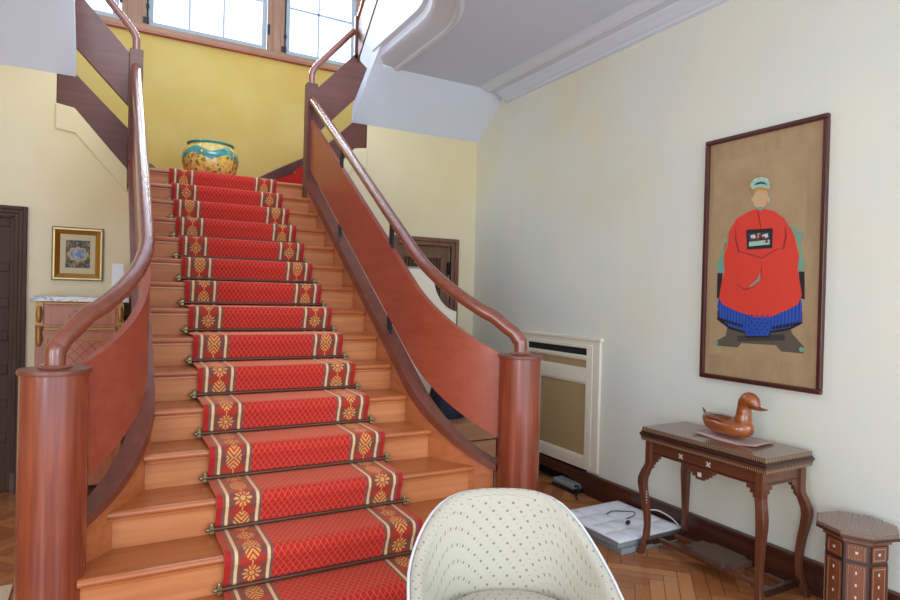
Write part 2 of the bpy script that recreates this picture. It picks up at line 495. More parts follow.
# skirting of the flights on the yellow wall
def skirt(mir, n):
    b = MB(mir)
    pts = []
    for i in range(13):
        x = 1.36+i*.12
        z = 2.955+.53*(x-1.44)-.05*math.exp(-((x-1.36)/.15))
        pts.append((x, z))
    lowp = [(x, z-.175) for x, z in pts][::-1]
    b.prism(pts+lowp, 'y', YY-.03, YY-.001)
    struct(b.build('baseboard_%s' % n, 'base', bevel=.006))
skirt(False, 'upper_right'); skirt(True, 'upper_left')
struct(MB().box(.5, YY-.025, TOP, 1.37, YY-.001, TOP+.09).build('baseboard_landing', 'base', bevel=.006))

# ceiling of the hall, opening with rounded corners round the stair well
def well(d, n=14):     # plan line at distance d outside the opening lip, right side from back to front then mirrored
    R = .86
    P = [(2.09+d, 5.40), (2.09+d, 5.0), (2.09+d, 4.5)]
    for i in range(1, n+1):
        a = PI/2*i/n
        P.append((1.23+(R+d)*math.cos(a), 4.5-(R+d)*math.sin(a)))
    return P+[(MIR-x, yy) for x, yy in P[::-1]]
inner = well(.29)
c = MB()
A = [(x, yy, CE) for x, yy in inner]
rt = [(XW, 5.40, CE), (XW, -1.6, CE), (-4, -1.6, CE), (-4, 5.40, CE)]
half = len(A)//2
mid0 = A[half-1]; mid1 = A[half]
c.poly(A[:half]+[(A[half-1][0], -1.6, CE), (XW, -1.6, CE), (XW, 5.40, CE)])
c.poly(A[half:]+[(-4, 5.40, CE), (-4, -1.6, CE), (A[half][0], -1.6, CE)])
c.poly([mid0, mid1, (mid1[0], -1.6, CE), (mid0[0], -1.6, CE)])
o = c.build('ceiling', 'ceil'); struct(o)
sm = o.modifiers.new('thick', 'SOLIDIFY'); sm.thickness = .05; sm.offset = -1 if o.data.polygons[0].normal.z < 0 else 1
# make sure the slab thickens upwards
sm.offset = -1.0 if o.data.polygons[0].normal.z < 0 else -1.0
sec = [(0, 4.13), (0, 3.905), (.035, 3.885), (.05, 3.86)]
for i in range(1, 8):
    a = PI/2*i/8
    sec.append((.05+.17*(1-math.cos(a)), 3.85-.055*math.sin(a)))
sec += [(.225, 3.788), (.235, 3.772), (.262, 3.768), (.285, 3.778), (.295, 3.79), (.31, 3.84), (.31, 4.14)]
cv = MB()
rows = []
for d, z in sec: rows.append([(x, yy, z) for x, yy in well(d)])
cv.grid(rows, close_u=True)
struct(cv.build('trim_8', 'plaster', smooth=.5))
# gallery slab top
# soffits of the upper flights
for i, mir in enumerate((False, True)):
    b = MB(mir)
    xe = 2.134 if mir else 2.105
    b.prism([(YB, 3.37), (5.40, 3.785), (5.22, 3.90), (5.0, 3.91), (5.0, 4.12), (5.18, 4.12), (5.58, 3.77), (YB, 3.53)], 'x', xe, 2.19)
    b.prism([(YB, 3.37), (5.40, 3.785), (5.40, 3.83), (YB, 3.47)], 'x', 2.1905, XW if not mir else 5.866)
    b.prism([(5.86, 3.97), (5.58, 3.78), (5.2, 4.125), (5.0, 4.125), (5.0, 4.74), (5.86, 4.01)], 'x', 2.146, 2.184)
    struct(b.build('soffit_%s' % ('left' if mir else 'right'), 'plaster'))
# cornice along the right wall
sec = [(0, 3.665), (-.03, 3.675), (-.035, 3.69), (-.06, 3.70), (-.10, 3.725), (-.13, 3.742), (-.135, 3.755), (-.20, 3.758), (-.205, 3.745), (-.23, 3.742), (-.26, 3.752), (-.30, 3.772), (-.335, 3.784), (0, 3.784)]
b = MB(); b.prism([(XW+x, z) for x, z in sec], 'y', -1.6, 5.36)
struct(b.build('trim_9', 'plaster', bevel=.003))
# baseboard right, with an arched gap under the radiator
pts = [(5.93, 0), (5.93, .19), (-1.6, .19), (-1.6, 0), (3.98, 0), (4.03, .05), (4.12, .09), (4.25, .105), (5.0, .105), (5.0, 0)]
b = MB(); b.prism(pts, 'x', XW-.03, XW-.001)
b.box(XW-.042, -1.6, .165, XW-.028, 5.93, .188)
b.box(XW-.036, -1.6, 0, XW-.028, 3.9, .03)
struct(b.build('baseboard_right', 'base', bevel=.004))
struct(MB().box(-.66, YB-.02, 0, .12, YB-.001, .16).box(1.75, YB-.02, 0, 2.55, YB-.001, .16).build('baseboard_back', 'base'))

# doors
def casing(b, x0, x1, z1, wd, y, st):
    for k in range(st):
        i = wd*k/st; yy = y-.035+.03*k/max(1, st-1)*.6
        w1 = wd/st
        b.box(x0-wd+i, yy, 0, x0-wd+i+w1, y+.03, z1+wd-i); b.box(x1+wd-i-w1, yy, 0, x1+wd-i, y+.03, z1+wd-i)
        b.box(x0-wd+i+w1, yy, z1+wd-i-w1, x1+wd-i-w1, y+.03, z1+wd-i)
b = MB(); casing(b, D1[0], D1[1], D1[2], .083, YB-.001, 3)
d1 = struct(b.build('door_1', 'doord', bevel=.004))
b = MB().box(D1[0], YB+.06, .005, D1[1], YB+.10, D1[2])
for x0, x1 in ((-1.42, -1.385), (-1.06, -1.01), (-.695, -.66)): b.box(x0, YB+.04, .005, x1, YB+.0605, D1[2])
for z in (0.005, .40, .67, .94, 1.21, 1.475, 1.755, 2.115):
    for x0, x1 in ((-1.385, -1.06), (-1.01, -.695)): b.box(x0, YB+.042, z, x1, YB+.0605, z+.07)
b.build('door_leaf', 'doord', d1, bevel=.006)
b = MB(); casing(b, D2[0], D2[1], D2[2], .083, YB-.001, 2)
d2 = struct(b.build('door_2', 'doorb', bevel=.004))
b = MB().box(D2[0], YB+.07, .005, D2[1], YB+.10, D2[2])
b.box(D2[0], YB+.045, .005, D2[0]+.10, YB+.07, D2[2]); b.box(D2[1]-.10, YB+.045, .005, D2[1], YB+.07, D2[2])
for z0, z1 in ((.005, .2), (1.0, 1.12), (2.06, 2.185)): b.box(D2[0]+.10, YB+.046, z0, D2[1]-.10, YB+.0705, z1)
b.build('door_leaf', 'doorb', d2, bevel=.004)
b = MB()
for i in range(11):
    x = D2[0]+.115+i*.042
    b.box(x, YB+.052, 1.12, x+.024, YB+.068, 2.06)
b.build('louvre_panel', 'doord', d2, bevel=.004)
MB().box(D2[1]-.028, YB+.01, 1.88, D2[1]+.012, YB+.05, 2.02).build('hinge', 'iron', d2, bevel=.004)

# ------------------------------------------------------------------ staircase
SO = (.933, 2.2, 0)
stair = thing('staircase', 'straight flight of orange-brown wooden steps climbing to the yellow landing', 'staircase', SO)
def side(k):      # right hand end points (x, y) of tread k, from front to back
    yf, yb = ny(k), ny(k-1)+.03
    P = []
    if k >= 14: return [(1.98, yf), (1.98, yb)]
    if k == 13:
        P.append((1.955, yf)); ys = [2.93, 2.99, yb]
        return P+[(XR(q), q) for q in ys]
    n = 5
    return [(XR(yf+(yb-yf)*i/n)+(.004 if i else -.003), yf+(yb-yf)*i/n) for i in range(n+1)]
for k in range(0, 16):
    t = MB()
    z = nzk(k)
    if k == 0: R = [(1.66, ny(0)), (1.66, 6.10)]
    else: R = side(k)
    Lf = [(MIR-x, yy) for x, yy in R]
    # section of the rounded nose then flat back
    ns = []
    yf = ny(k)
    for i in range(7):
        a = -PI/2+PI*i/6
        ns.append((.017-.017*math.cos(a), z-.017+.017*math.sin(a)))
    bot = z-.034
    rows = []
    x1f, x0f = R[0][0], Lf[0][0]
    A = [t.vert((x0f, yf+dy, zz)) for dy, zz in ns]; B = [t.vert((x1f, yf+dy, zz)) for dy, zz in ns]
    for i in range(6): t.face([A[i], B[i], B[i+1], A[i+1]])
    topL = [t.vert((x, yy, z)) for x, yy in Lf[1:]]; topR = [t.vert((x, yy, z)) for x, yy in R[1:]]
    botL = [t.vert((x, yy, bot)) for x, yy in Lf[1:]]; botR = [t.vert((x, yy, bot)) for x, yy in R[1:]]
    tl = [A[-1]]+topL; tr = [B[-1]]+topR; bl = [A[0]]+botL; br = [B[0]]+botR
    for i in range(len(tl)-1):
        t.face([tl[i], tr[i], tr[i+1], tl[i+1]]); t.face([bl[i], br[i], br[i+1], bl[i+1]])
    t.face([tl[-1], tr[-1], br[-1], bl[-1]])
    t.face(A+topL+botL[::-1]); t.face(B+topR+botR[::-1])
    # scotia under the nose
    t.box(x0f+.012, yf+.018, bot-.014, x1f-.012, yf+.034, bot+.001)
    t.build('tread', 'tread', stair, bevel=.002, origin=SO)
    r = MB()
    xr = (XR(ny(k)+.03) if k < 13 else (1.945 if k == 13 else 1.965))
    r.box(MIR-xr, yf+.03, z-RI if k < 15 else 0, xr, yf+.05, bot)
    r.build('riser', 'riser', stair, origin=SO)
for mir in (False, True):
    b = MB(mir)
    path = [(1.657+.0, q) for q in (5.93, 5.5, 5.0, 4.5, 4.0, 3.75, 3.55)]
    for i in range(1, 15):
        t = .86*i/14
        path.append((2.457-ARC*math.cos(t), 3.55-ARC*math.sin(t)))
    ribbon(b, path, .003, .05, lambda q: 0.0, lambda q: nose(q)+.075)
    b.build('string', 'string', stair, smooth=.5, origin=SO)

# ------------------------------------------------------------------ main balustrades
def rail_path():
    P = [(1.70, 6.0, nose(6.0)+.895)]
    for x, yy in cpath(5.9, .80)[0:]: P.append((x, yy, nose(yy)+.89-.02*max(0, (3.2-yy))))
    x, yy, z = P[-1]
    P += [(1.985, 2.925, z-.05), (2.018, 2.888, z-.085), (2.038, 2.868, z-.125), (NEW[0], NEW[1], 1.40), (NEW[0], NEW[1], 1.34)]
    return P
def smooth_path(P, n=4):
    out = []
    Q = [Vector(p) for p in P]
    for i in range(len(Q)-1):
        a, b_, c_, d = Q[max(i-1, 0)], Q[i], Q[i+1], Q[min(i+2, len(Q)-1)]
        for k in range(n):
            t = k/n
            out.append(.5*((2*b_)+(-a+c_)*t+(2*a-5*b_+4*c_-d)*t*t+(-a+3*b_-3*c_+d)*t**3))
    out.append(Q[-1]); return out
for mir, sd in ((False, 'right'), (True, 'left')):
    bx = MIR-NEW[0] if mir else NEW[0]
    O = (bx, NEW[1], 0)
    T = thing('stair_balustrade', 'red-brown curved %s' % ('balustrade with round newel post and handrail left of the red runner' if mir else
              'balustrade with round newel post and handrail between runner and radiator cover'), 'balustrade', O)
    nw = MB(mir).lathe([(RNEW, 0), (RNEW, 1.312)], NEW[0], NEW[1], 48).build('newel_post', 'mahog', T, smooth=.6, origin=O)
    MB(mir).lathe([(RNEW-.01, 1.312), (RNEW+.007, 1.313), (RNEW+.009, 1.322), (RNEW+.006, 1.331), (.02, 1.332)], NEW[0], NEW[1], 48).build('newel_cap', 'curb', nw, smooth=.6, origin=O)
    MB(mir).lathe([(.058, 1.331), (.06, 1.337), (.052, 1.347), (.03, 1.348)], NEW[0], NEW[1], 32).build('rail_collar', 'rail', nw, smooth=.6, origin=O)
    MB(mir).box(1.645, 5.935, 2.50, 1.75, 6.035, 3.69).build('post', 'board', T, bevel=.004, origin=O)
    P = cpath(5.93, .845)
    b = MB(mir); ribbon(b, P, -.018, .018, lambda q: nose(q)+.222, lambda q: nose(q)+.70)
    b.build('guard_panel', 'mahogy', T, smooth=.5, origin=O)
    b = MB(mir); ribbon(b, P, -.052, .045, lambda q: nose(q)+.03, lambda q: nose(q)+.112-.04*max(0, min(1, (3.6-q)/.5)))
    b.build('curb', 'curb', T, smooth=.5, origin=O)
    b = MB(mir); pth = smooth_path(rail_path(), 3)
    b.tube(pth, .0375, 20); b.build('handrail', 'rail', T, smooth=.9, origin=O)
    for yy in (5.03, 3.93):
        for zl, zh in ((.70, .86), (.105, .225)):
            b = MB(mir)
            for s in (-.028, .010): b.box(1.692, yy+s, nose(yy+s)+zl-.03, 1.708, yy+s+.018, nose(yy+s)+zh+.03)
            b.build('bracket', 'steel', T, bevel=.002, origin=O)

# ------------------------------------------------------------------ upper flights
for mir, sd in ((False, 'right'), (True, 'left')):
    ox = MIR-1.70 if mir else 1.70
    O = (ox, 5.985, 2.5)
    T = thing('upper_balustrade', 'brown board balustrade rising to the %s of the landing %s' % (sd, 'beside the grey ceiling soffit' if mir else 'in front of the window'), 'balustrade', O)
    up = lambda x: 3.685+1.08*(x-1.777)
    lo = lambda x: 3.265+1.06*(x-1.81)
    b = MB(mir)
    b.prism([(1.752, lo(1.752)), (2.26, lo(2.26)), (2.26, up(2.26)), (1.752, up(1.752))], 'y', 5.955, 6.0)
    b.build('guard_panel', 'board', T, bevel=.004, origin=O)
    b = MB(mir)
    b.prism([(1.752, 2.665), (2.14, 3.12), (2.268, 3.14), (2.268, 3.395), (2.14, 3.40), (1.752, 3.01)], 'y', 5.95, 6.0)
    b.build('string_board', 'board', T, bevel=.003, origin=O)
    b = MB(mir)
    q = [(1.70, 5.985, 3.69), (1.70, 5.985, 3.76), (1.703, 5.985, 3.80), (1.725, 5.985, 3.85), (1.78, 5.985, 3.92), (1.9, 5.985, 4.058), (2.0, 5.985, 4.173), (2.12, 5.985, 4.311)]
    b.tube(smooth_path(q, 4), .031, 16); b.build('handrail', 'rail', T, smooth=.9, origin=O)
    MB(mir).box(2.125, 5.955, 4.02, 2.20, 6.005, 4.45).build('post', 'board', T, bevel=.004, origin=O)
    # continuing towards the gallery
    b = MB(mir)
    b.prism([(5.95, 3.985), (5.95, 4.37), (5.0, 5.18), (5.0, 4.795)], 'x', 2.146, 2.182); b.build('gallery_panel', 'board', T, bevel=.004, origin=O)
    b = MB(mir)
    b.tube([(2.165, 5.95, 4.45), (2.165, 5.0, 5.26)], .028, 14); b.build('gallery_rail', 'rail', T, smooth=.9, origin=O)
    # steps of the winding flight
    F = thing('winding_flight', 'winding wooden steps going up to the %s from the landing' % sd, 'staircase', (MIR-2.2 if mir else 2.2, 6.6, 2.5))
    FO = (MIR-2.2 if mir else 2.2, 6.6, 2.5)
    for k in range(1, 5):
        xi0, xi1 = 1.63+.15*k, 1.63+.15*(k+1); xo0, xo1 = 1.27+.30*k, 1.27+.30*(k+1)
        z = TOP+RI*k
        MB(mir).prism([(xi0, 6.065), (xi1+.03, 6.065), (xo1+.03, 7.265), (xo0, 7.265)], 'z', z-.04, z).build('tread', 'tread', F, origin=FO)
        MB(mir).prism([(xi0+.025, 6.065), (xi0+.045, 6.065), (xo0+.045, 7.265), (xo0+.025, 7.265)], 'z', z-RI, z-.04).build('riser', 'riser', F, origin=FO)
# red carpet on the landing and the flight at the right
cp = MB()
cp.prism([(.46, 6.12), (1.41, 6.12), (1.60, 6.3), (1.50, 7.1), (.40, 7.1), (.26, 6.3)], 'z', TOP, TOP+.01)
tag(cp.build('landing_carpet', 'carpet', origin=(.93, 6.6, TOP)), 'red carpet lying flat on the top landing under the painted pot', 'carpet').location = (.93, 6.6, TOP)
cp = MB()
for k in range(1, 4):
    def xa(yy, kk, off=0): f = (yy-6.04)/1.225; return (1.63+.15*kk)*(1-f)+(1.27+.30*kk)*f+off
    z = TOP+RI*k
    ya, yb2 = 6.16, 7.12
    cp.prism([(xa(ya, k, -.012), ya), (xa(ya, k+1, .02), ya), (xa(yb2, k+1, .02), yb2), (xa(yb2, k, -.012), yb2)], 'z', z, z+.01)
    cp.prism([(xa(ya, k, -.014), ya), (xa(ya, k, -.002), ya), (xa(yb2, k, -.002), yb2), (xa(yb2, k, -.014), yb2)], 'z', z-RI+.01, z+.01)
co = cp.build('stair_carpet', 'carpet', origin=(2.0, 6.6, TOP)); co.location = (2.0, 6.6, TOP)
tag(co, 'red carpet on the winding steps behind the top right post', 'carpet')

# ------------------------------------------------------------------ runner
XL0 = .4537
prof = []
yy = ny(0)
prof = [(6.116, TOP+.012)]
for k in range(0, 16):
    z, f = nzk(k), ny(k)
    zb = z-RI+.012 if k < 15 else .012
    prof += [(f+.03, z+.012), (f+.004, z+.010), (f-.009, z+.002), (f-.014, z-.014), (f-.012, z-.036), (f+.004, z-.07), (f+.016, z-.11), (f+.019, zb+.006), (f+.014, zb)]
prof += [(2.235, .012)]
ln = [0]
for a, b_ in zip(prof, prof[1:]): ln.append(ln[-1]+math.dist(a, b_))
nx = 3
off = .10
P = [[(XL0+RW*j/(nx-1), a, z) for j in range(nx)] for a, z in prof]
uv = [[(RW*j/(nx-1), l+off) for j in range(nx)] for l in ln]
r = MB(); r.grid(P, uv=uv)
RO = (XL0+RW/2, 2.0, 0)
ro = r.build('stair_runner', 'runner', origin=RO); ro.location = RO
sd = ro.modifiers.new('thick', 'SOLIDIFY'); sd.thickness = .008; sd.offset = 0
tag(ro, 'long red patterned carpet runner with gold-motif borders down the middle of the stair', 'carpet runner')

# rods
ORD = ['first', 'second', 'third', 'fourth', 'fifth', 'sixth', 'seventh', 'eighth', 'ninth', 'tenth', 'eleventh', 'twelfth', 'thirteenth', 'fourteenth', 'fifteenth']
rod0 = None
def make_rod():
    T = thing('stair_rod', 'x', 'stair rod', (0, 0, 0))
    L = RW/2+.030
    MB().tube([(-L, 0, 0), (L, 0, 0)], .0095, 10).build('rod', 'bronze', T, smooth=.9)
    for s in (-1, 1):
        b = MB()
        x = s*(L-.012)
        b.box(x-.009, -.008, -.016, x+.009, .014, .016)
        b.lathe([(.003, -.028), (.008, -.024), (.009, -.019), (.005, -.015)], x, 0, 12)
        b.lathe([(.005, .015), (.009, .019), (.008, .025), (.004, .031), (.001, .034)], x, 0, 12)
        b.tube([(x+s*.01, 0, 0), (x+s*.022, 0, 0), (x+s*.030, 0, 0)], [.009, .010, .003], 12)
        b.build('bracket', 'brass', T, smooth=.7)
    return T
for k in range(0, 15):
    loc = (XL0+RW/2, ny(k)-.004, nzk(k)-RI+.032)
    if rod0 is None: rod0 = make_rod(); t = rod0
    else:
        t = rod0.copy(); COL.objects.link(t)
        for ch in list(rod0.children):
            c2 = ch.copy(); COL.objects.link(c2); c2.parent = t
    t.location = loc
    t['label'] = 'brown stair rod with brass ends holding the red runner, %s rod from the landing' % ORD[k]
    t['group'] = 'stair rods across the runner'

# ------------------------------------------------------------------ pot
pr = [(.15, 0), (.185, .012), (.215, .05), (.245, .11), (.265, .18), (.268, .23), (.258, .285), (.235, .325), (.215, .345), (.212, .352), (.222, .36), (.226, .37), (.22, .378), (.208, .374), (.203, .355), (.225, .31), (.245, .23), (.2, .06), (.02, .03)]
PO = (.868, 6.62, TOP+.011)
po = thing('planter', 'large round yellow and green glazed pot at the top of the stair', 'pot', PO)
MB().lathe(pr[:14], seg=56, cap=False).build('bowl', 'pot', po, smooth=.9)
MB().lathe(pr[13:], seg=56, cap=False).build('pot_inside', 'potin', po, smooth=.9)

# ------------------------------------------------------------------ portrait on the right wall
ART = {
 'robe': [(0.372, 1.112), (0.426, 1.12), (0.469, 1.111), (0.533, 1.089), (0.595, 1.04), (0.65, 0.959), (0.678, 0.882), (0.696, 0.806), (0.688, 0.732), (0.704, 0.657), (0.72, 0.573), (0.698, 0.517), (0.622, 0.477), (0.522, 0.434), (0.415, 0.43), (0.28, 0.465), (0.184, 0.504), (0.153, 0.545), (0.167, 0.64), (0.189, 0.724), (0.179, 0.808), (0.183, 0.892), (0.216, 0.994), (0.272, 1.072)],
 'skirt': [(0.153, 0.556), (0.14, 0.492), (0.163, 0.408), (0.236, 0.36), (0.352, 0.336), (0.364, 0.306), (0.515, 0.317), (0.524, 0.347), (0.645, 0.373), (0.721, 0.415), (0.722, 0.508), (0.712, 0.563)],
 'panel': [(0.359, 0.458), (0.521, 0.463), (0.515, 0.317), (0.364, 0.306)],
 'hem': [(0.141, 0.46), (0.148, 0.397), (0.237, 0.343), (0.353, 0.32), (0.362, 0.294), (0.519, 0.306), (0.529, 0.333), (0.649, 0.36), (0.727, 0.404), (0.724, 0.48)],
 'base': [(0.224, 0.369), (0.644, 0.392), (0.669, 0.337), (0.74, 0.268), (0.737, 0.227), (0.144, 0.225), (0.143, 0.259), (0.21, 0.296)],
 'base2': [(0.296, 0.302), (0.616, 0.334), (0.623, 0.296), (0.298, 0.265)],
 'armL': [(0.243, 1.017), (0.215, 1.005), (0.189, 0.923), (0.16, 0.851), (0.131, 0.768), (0.14, 0.714), (0.189, 0.724), (0.183, 0.892), (0.216, 0.984)],
 'armR': [(0.63, 1.002), (0.675, 0.976), (0.702, 0.908), (0.712, 0.824), (0.729, 0.749), (0.725, 0.712), (0.688, 0.732), (0.696, 0.806), (0.667, 0.93)],
 'sideL': [(0.133, 0.715), (0.172, 0.714), (0.168, 0.545), (0.134, 0.545)],
 'sideR': [(0.696, 0.713), (0.731, 0.712), (0.737, 0.545), (0.713, 0.554)],
 'badge': [(0.343, 0.99), (0.525, 0.985), (0.525, 0.862), (0.353, 0.862)],
 'badgein': [(0.361, 0.966), (0.507, 0.963), (0.508, 0.885), (0.366, 0.881)],
 'badgelow': [(0.365, 0.91), (0.507, 0.916), (0.508, 0.885), (0.366, 0.881)],
 'b1': [(0.373, 0.951), (0.403, 0.957), (0.413, 0.934), (0.382, 0.926)],
 'b2': [(0.421, 0.96), (0.442, 0.962), (0.443, 0.936), (0.422, 0.93)],
 'b3': [(0.455, 0.949), (0.493, 0.956), (0.498, 0.932), (0.46, 0.923)],
 'crown': [(0.373, 1.303), (0.399, 1.315), (0.442, 1.316), (0.484, 1.302), (0.503, 1.254), (0.489, 1.223), (0.433, 1.244), (0.381, 1.234), (0.362, 1.274)],
 'crownband': [(0.382, 1.229), (0.377, 1.246), (0.433, 1.256), (0.491, 1.234), (0.489, 1.219), (0.433, 1.24)],
 'crowndark': [(0.389, 1.268), (0.41, 1.285), (0.443, 1.286), (0.471, 1.272), (0.484, 1.251), (0.467, 1.265), (0.439, 1.273), (0.411, 1.271)],
 'cuff': [(0.45, 0.708), (0.447, 0.663), (0.392, 0.623), (0.37, 0.619), (0.43, 0.669)],
 'collar': [(0.407, 1.122), (0.438, 1.103), (0.471, 1.115), (0.463, 1.124), (0.415, 1.129)],
 'ear1': [(0.374, 1.194), (0.386, 1.192), (0.387, 1.165), (0.375, 1.168)],
 'ear2': [(0.488, 1.183), (0.500, 1.18), (0.501, 1.151), (0.489, 1.153)],
 'line1': [(0.255, 0.867), (0.359, 0.837), (0.458, 0.807), (0.54, 0.852), (0.61, 0.867), (0.54, 0.844), (0.458, 0.799), (0.359, 0.829)],
 'line2': [(0.458, 0.801), (0.45, 0.698), (0.505, 0.639), (0.459, 0.692)],
 'line3': [(0.25, 0.661), (0.343, 0.609), (0.431, 0.627), (0.344, 0.599)],
 'line4': [(0.416, 1.101), (0.441, 0.996), (0.448, 0.991), (0.425, 1.1)],
}
ART['gap'] = [(.30, .224), (.60, .226), (.565, .262), (.33, .256)]
ART['sleeveL'] = [(.262, 1.03), (.275, .93), (.30, .85), (.29, .84), (.262, .93)]
ART['sleeveR'] = [(.60, 1.01), (.605, .93), (.59, .85), (.60, .845), (.618, .93)]
ART['trimL'] = [(.215, .985), (.20, .90), (.172, .82), (.178, .815), (.21, .90)]
ART['trimR'] = [(.665, .95), (.685, .88), (.705, .80), (.698, .80), (.676, .88)]
ART['face'] = [(.435+.053*math.cos(t), 1.181+.066*math.sin(t)) for t in [2*PI*i/24 for i in range(24)]]
order = [('base', 'p_wood'), ('base2', 'p_woodd'), ('gap', 'paper'), ('sideL', 'p_black'), ('sideR', 'p_black'), ('armL', 'p_teal'), ('armR', 'p_teal'), ('hem', 'p_black'), ('skirt', 'p_pleat'), ('panel', 'p_blue'),
         ('face', 'p_skin'), ('robe', 'p_red'), ('line1', 'p_redd'), ('line2', 'p_redd'), ('line3', 'p_redd'), ('line4', 'p_redd'), ('sleeveL', 'p_redd'), ('sleeveR', 'p_redd'), ('trimL', 'p_gold'), ('trimR', 'p_gold'), ('cuff', 'p_teal'), ('collar', 'p_teal'),
         ('badge', 'p_black'), ('badgein', 'p_navy'), ('badgelow', 'p_tealp'), ('b1', 'p_white'), ('b2', 'p_gold'), ('b3', 'p_white'),
         ('crown', 'p_tealp'), ('crownband', 'p_gold'), ('crowndark', 'p_navy'), ('ear1', 'p_tealp'), ('ear2', 'p_tealp')]
FR = (XW, 2.457, 1.142)          # frame stands here; local y = 2.89-u-2.475
FW, FH = .832, 1.62
fr = thing('framed_portrait', 'tall framed portrait of a seated person in a red robe on the right wall', 'picture', FR)
fr.scale = (1, .992, .992)
b = MB(); t = .030; hw = FW/2
for y0, y1, z0, z1 in ((-hw, hw, 0, t), (-hw, hw, FH-t, FH), (-hw, -hw+t, t, FH-t), (hw-t, hw, t, FH-t)):
    b.box(-.032, y0, z0, -.002, y1, z1)
b.build('frame', 'doordk', fr, bevel=.007)
b = MB(); mats = ['silk', 'paper']
b.box(-.010, -hw+.02, .02, -.004, hw-.02, FH-.02)
b.mi = 1
lift = .0104
hy = lambda u: 2.914-u-2.475
b.poly([(-lift, hy(.085), .165), (-lift, hy(.73), .165), (-lift, hy(.73), 1.47), (-lift, hy(.085), 1.47)])
for i, (k, mm) in enumerate(order):
    if mm not in mats: mats.append(mm)
    b.mi = mats.index(mm); lift += .0002
    b.poly([(-lift, hy(u), v) for u, v in ART[k]])
# flowers on the crown, tassels on the chair
def dotp(u, v, r, mm, n=8):
    global lift
    if mm not in mats: mats.append(mm)
    b.mi = mats.index(mm); lift += .00005
    b.poly([(-lift, hy(u+r*math.cos(2*PI*i/n)), v+r*math.sin(2*PI*i/n)) for i in range(n)])
for u, v in ((.372, 1.30), (.40, 1.322), (.442, 1.326), (.486, 1.308), (.506, 1.262), (.36, 1.262)): dotp(u, v, .010, 'p_gold')
for u, v in ((.40, 1.30), (.443, 1.303), (.475, 1.292)): dotp(u, v, .008, 'p_white')
for u, v in ((.145, .242), (.73, .25), (.146, .755), (.72, .75), (.708, .93), (.195, .93)): dotp(u, v, .016, 'p_teal')
for i in range(26):
    u = .155+.022*i
    v = .40-.0021*0 if False else .345+.00*i+abs(u-.44)*.22
    if .35 < u < .53: continue
    dotp(u, v, .011, 'p_black', 6)
for i in range(4):
    for j in range(6): dotp(.385+.036*i+(.018 if j % 2 else 0), .33+.022*j, .006, 'p_blued', 6)
for u, v in ((.39, .925), (.43, .918), (.47, .93), (.445, .945), (.49, .905)): dotp(u, v, .010, 'p_redd')
b.build('picture', mats, fr)

# ------------------------------------------------------------------ radiator cover
RC = (XW, 4.44, 0)
rc = thing('radiator_cover', 'cream white radiator cover with tan grilles set in the right wall', 'radiator cover', RC)
y1, y0 = 3.85-4.44, 5.01-4.44      # near (small y), far
b = MB()
zt, zb = 1.31, .21
b.box(-.030, y1, zb, -.002, y1+.075, zt); b.box(-.030, y0-.075, zb, -.002, y0, zt); b.box(-.030, y1+.075, zt-.055, -.002, y0-.075, zt); b.box(-.030, y1+.075, zb, -.002, y0-.075, zb+.05)
b.box(-.042, y1-.02, zt-.005, -.002, y0+.02, zt+.022)
b.build('surround', 'trimw', rc, bevel=.005)
b = MB(); ya, yb2 = y1+.08, y0-.08
for z0, z1 in ((.255, .305), (.945, 1.055), (1.145, 1.175), (1.235, 1.265)):
    b.box(-.036, ya+.075, z0, -.004, yb2-.075, z1)
b.box(-.036, ya, .255, -.004, ya+.075, 1.265); b.box(-.036, yb2-.075, .255, -.004, yb2, 1.265)
for z0, z1 in ((.305, .322), (.928, .945), (1.055, 1.068), (1.132, 1.145)): b.box(-.026, ya+.09, z0, -.004, yb2-.09, z1)
b.box(-.026, ya+.075, .305, -.004, ya+.09, .945); b.box(-.026, yb2-.09, .305, -.004, yb2-.075, .945)
b.build('front_frame', 'trimw', rc, bevel=.004)
MB().box(-.014, ya+.08, .31, -.005, yb2-.08, .94).build('grille', 'cloth', rc)
MB().box(-.014, ya+.075, 1.06, -.005, yb2-.075, 1.14).build('grille', 'cloth', rc)
s_ = MB().box(-.0135, ya+.075, 1.175, -.004, yb2-.075, 1.235).build('vent_slot', 'black', rc); s_['label'] = 'black air slot at the top'
# things under the radiator
g = thing('plastic_box', 'small pale grey box lying on the floor under the radiator cover', 'box', (3.525, 4.20, 0))
MB().box(-.055, -.16, .03, .055, .12, .075).build('body', 'grey', g, bevel=.015)
MB().box(-.06, -.17, .0, .06, .13, .03).build('base', 'black', g, bevel=.006)
cb = MB(); cb.tube(smooth_path([(3.49, 4.05, .06), (3.485, 4.0, .08), (3.47, 3.97, .05), (3.45, 3.98, .010), (3.42, 3.94, .008), (3.40, 3.90, .008)], 5), .008, 8)
o = cb.build('power_cord', 'black', origin=(3.45, 3.98, 0)); o.location = (3.45, 3.98, 0)
tag(o, 'short black cord trailing from the grey box under the radiator', 'cord')
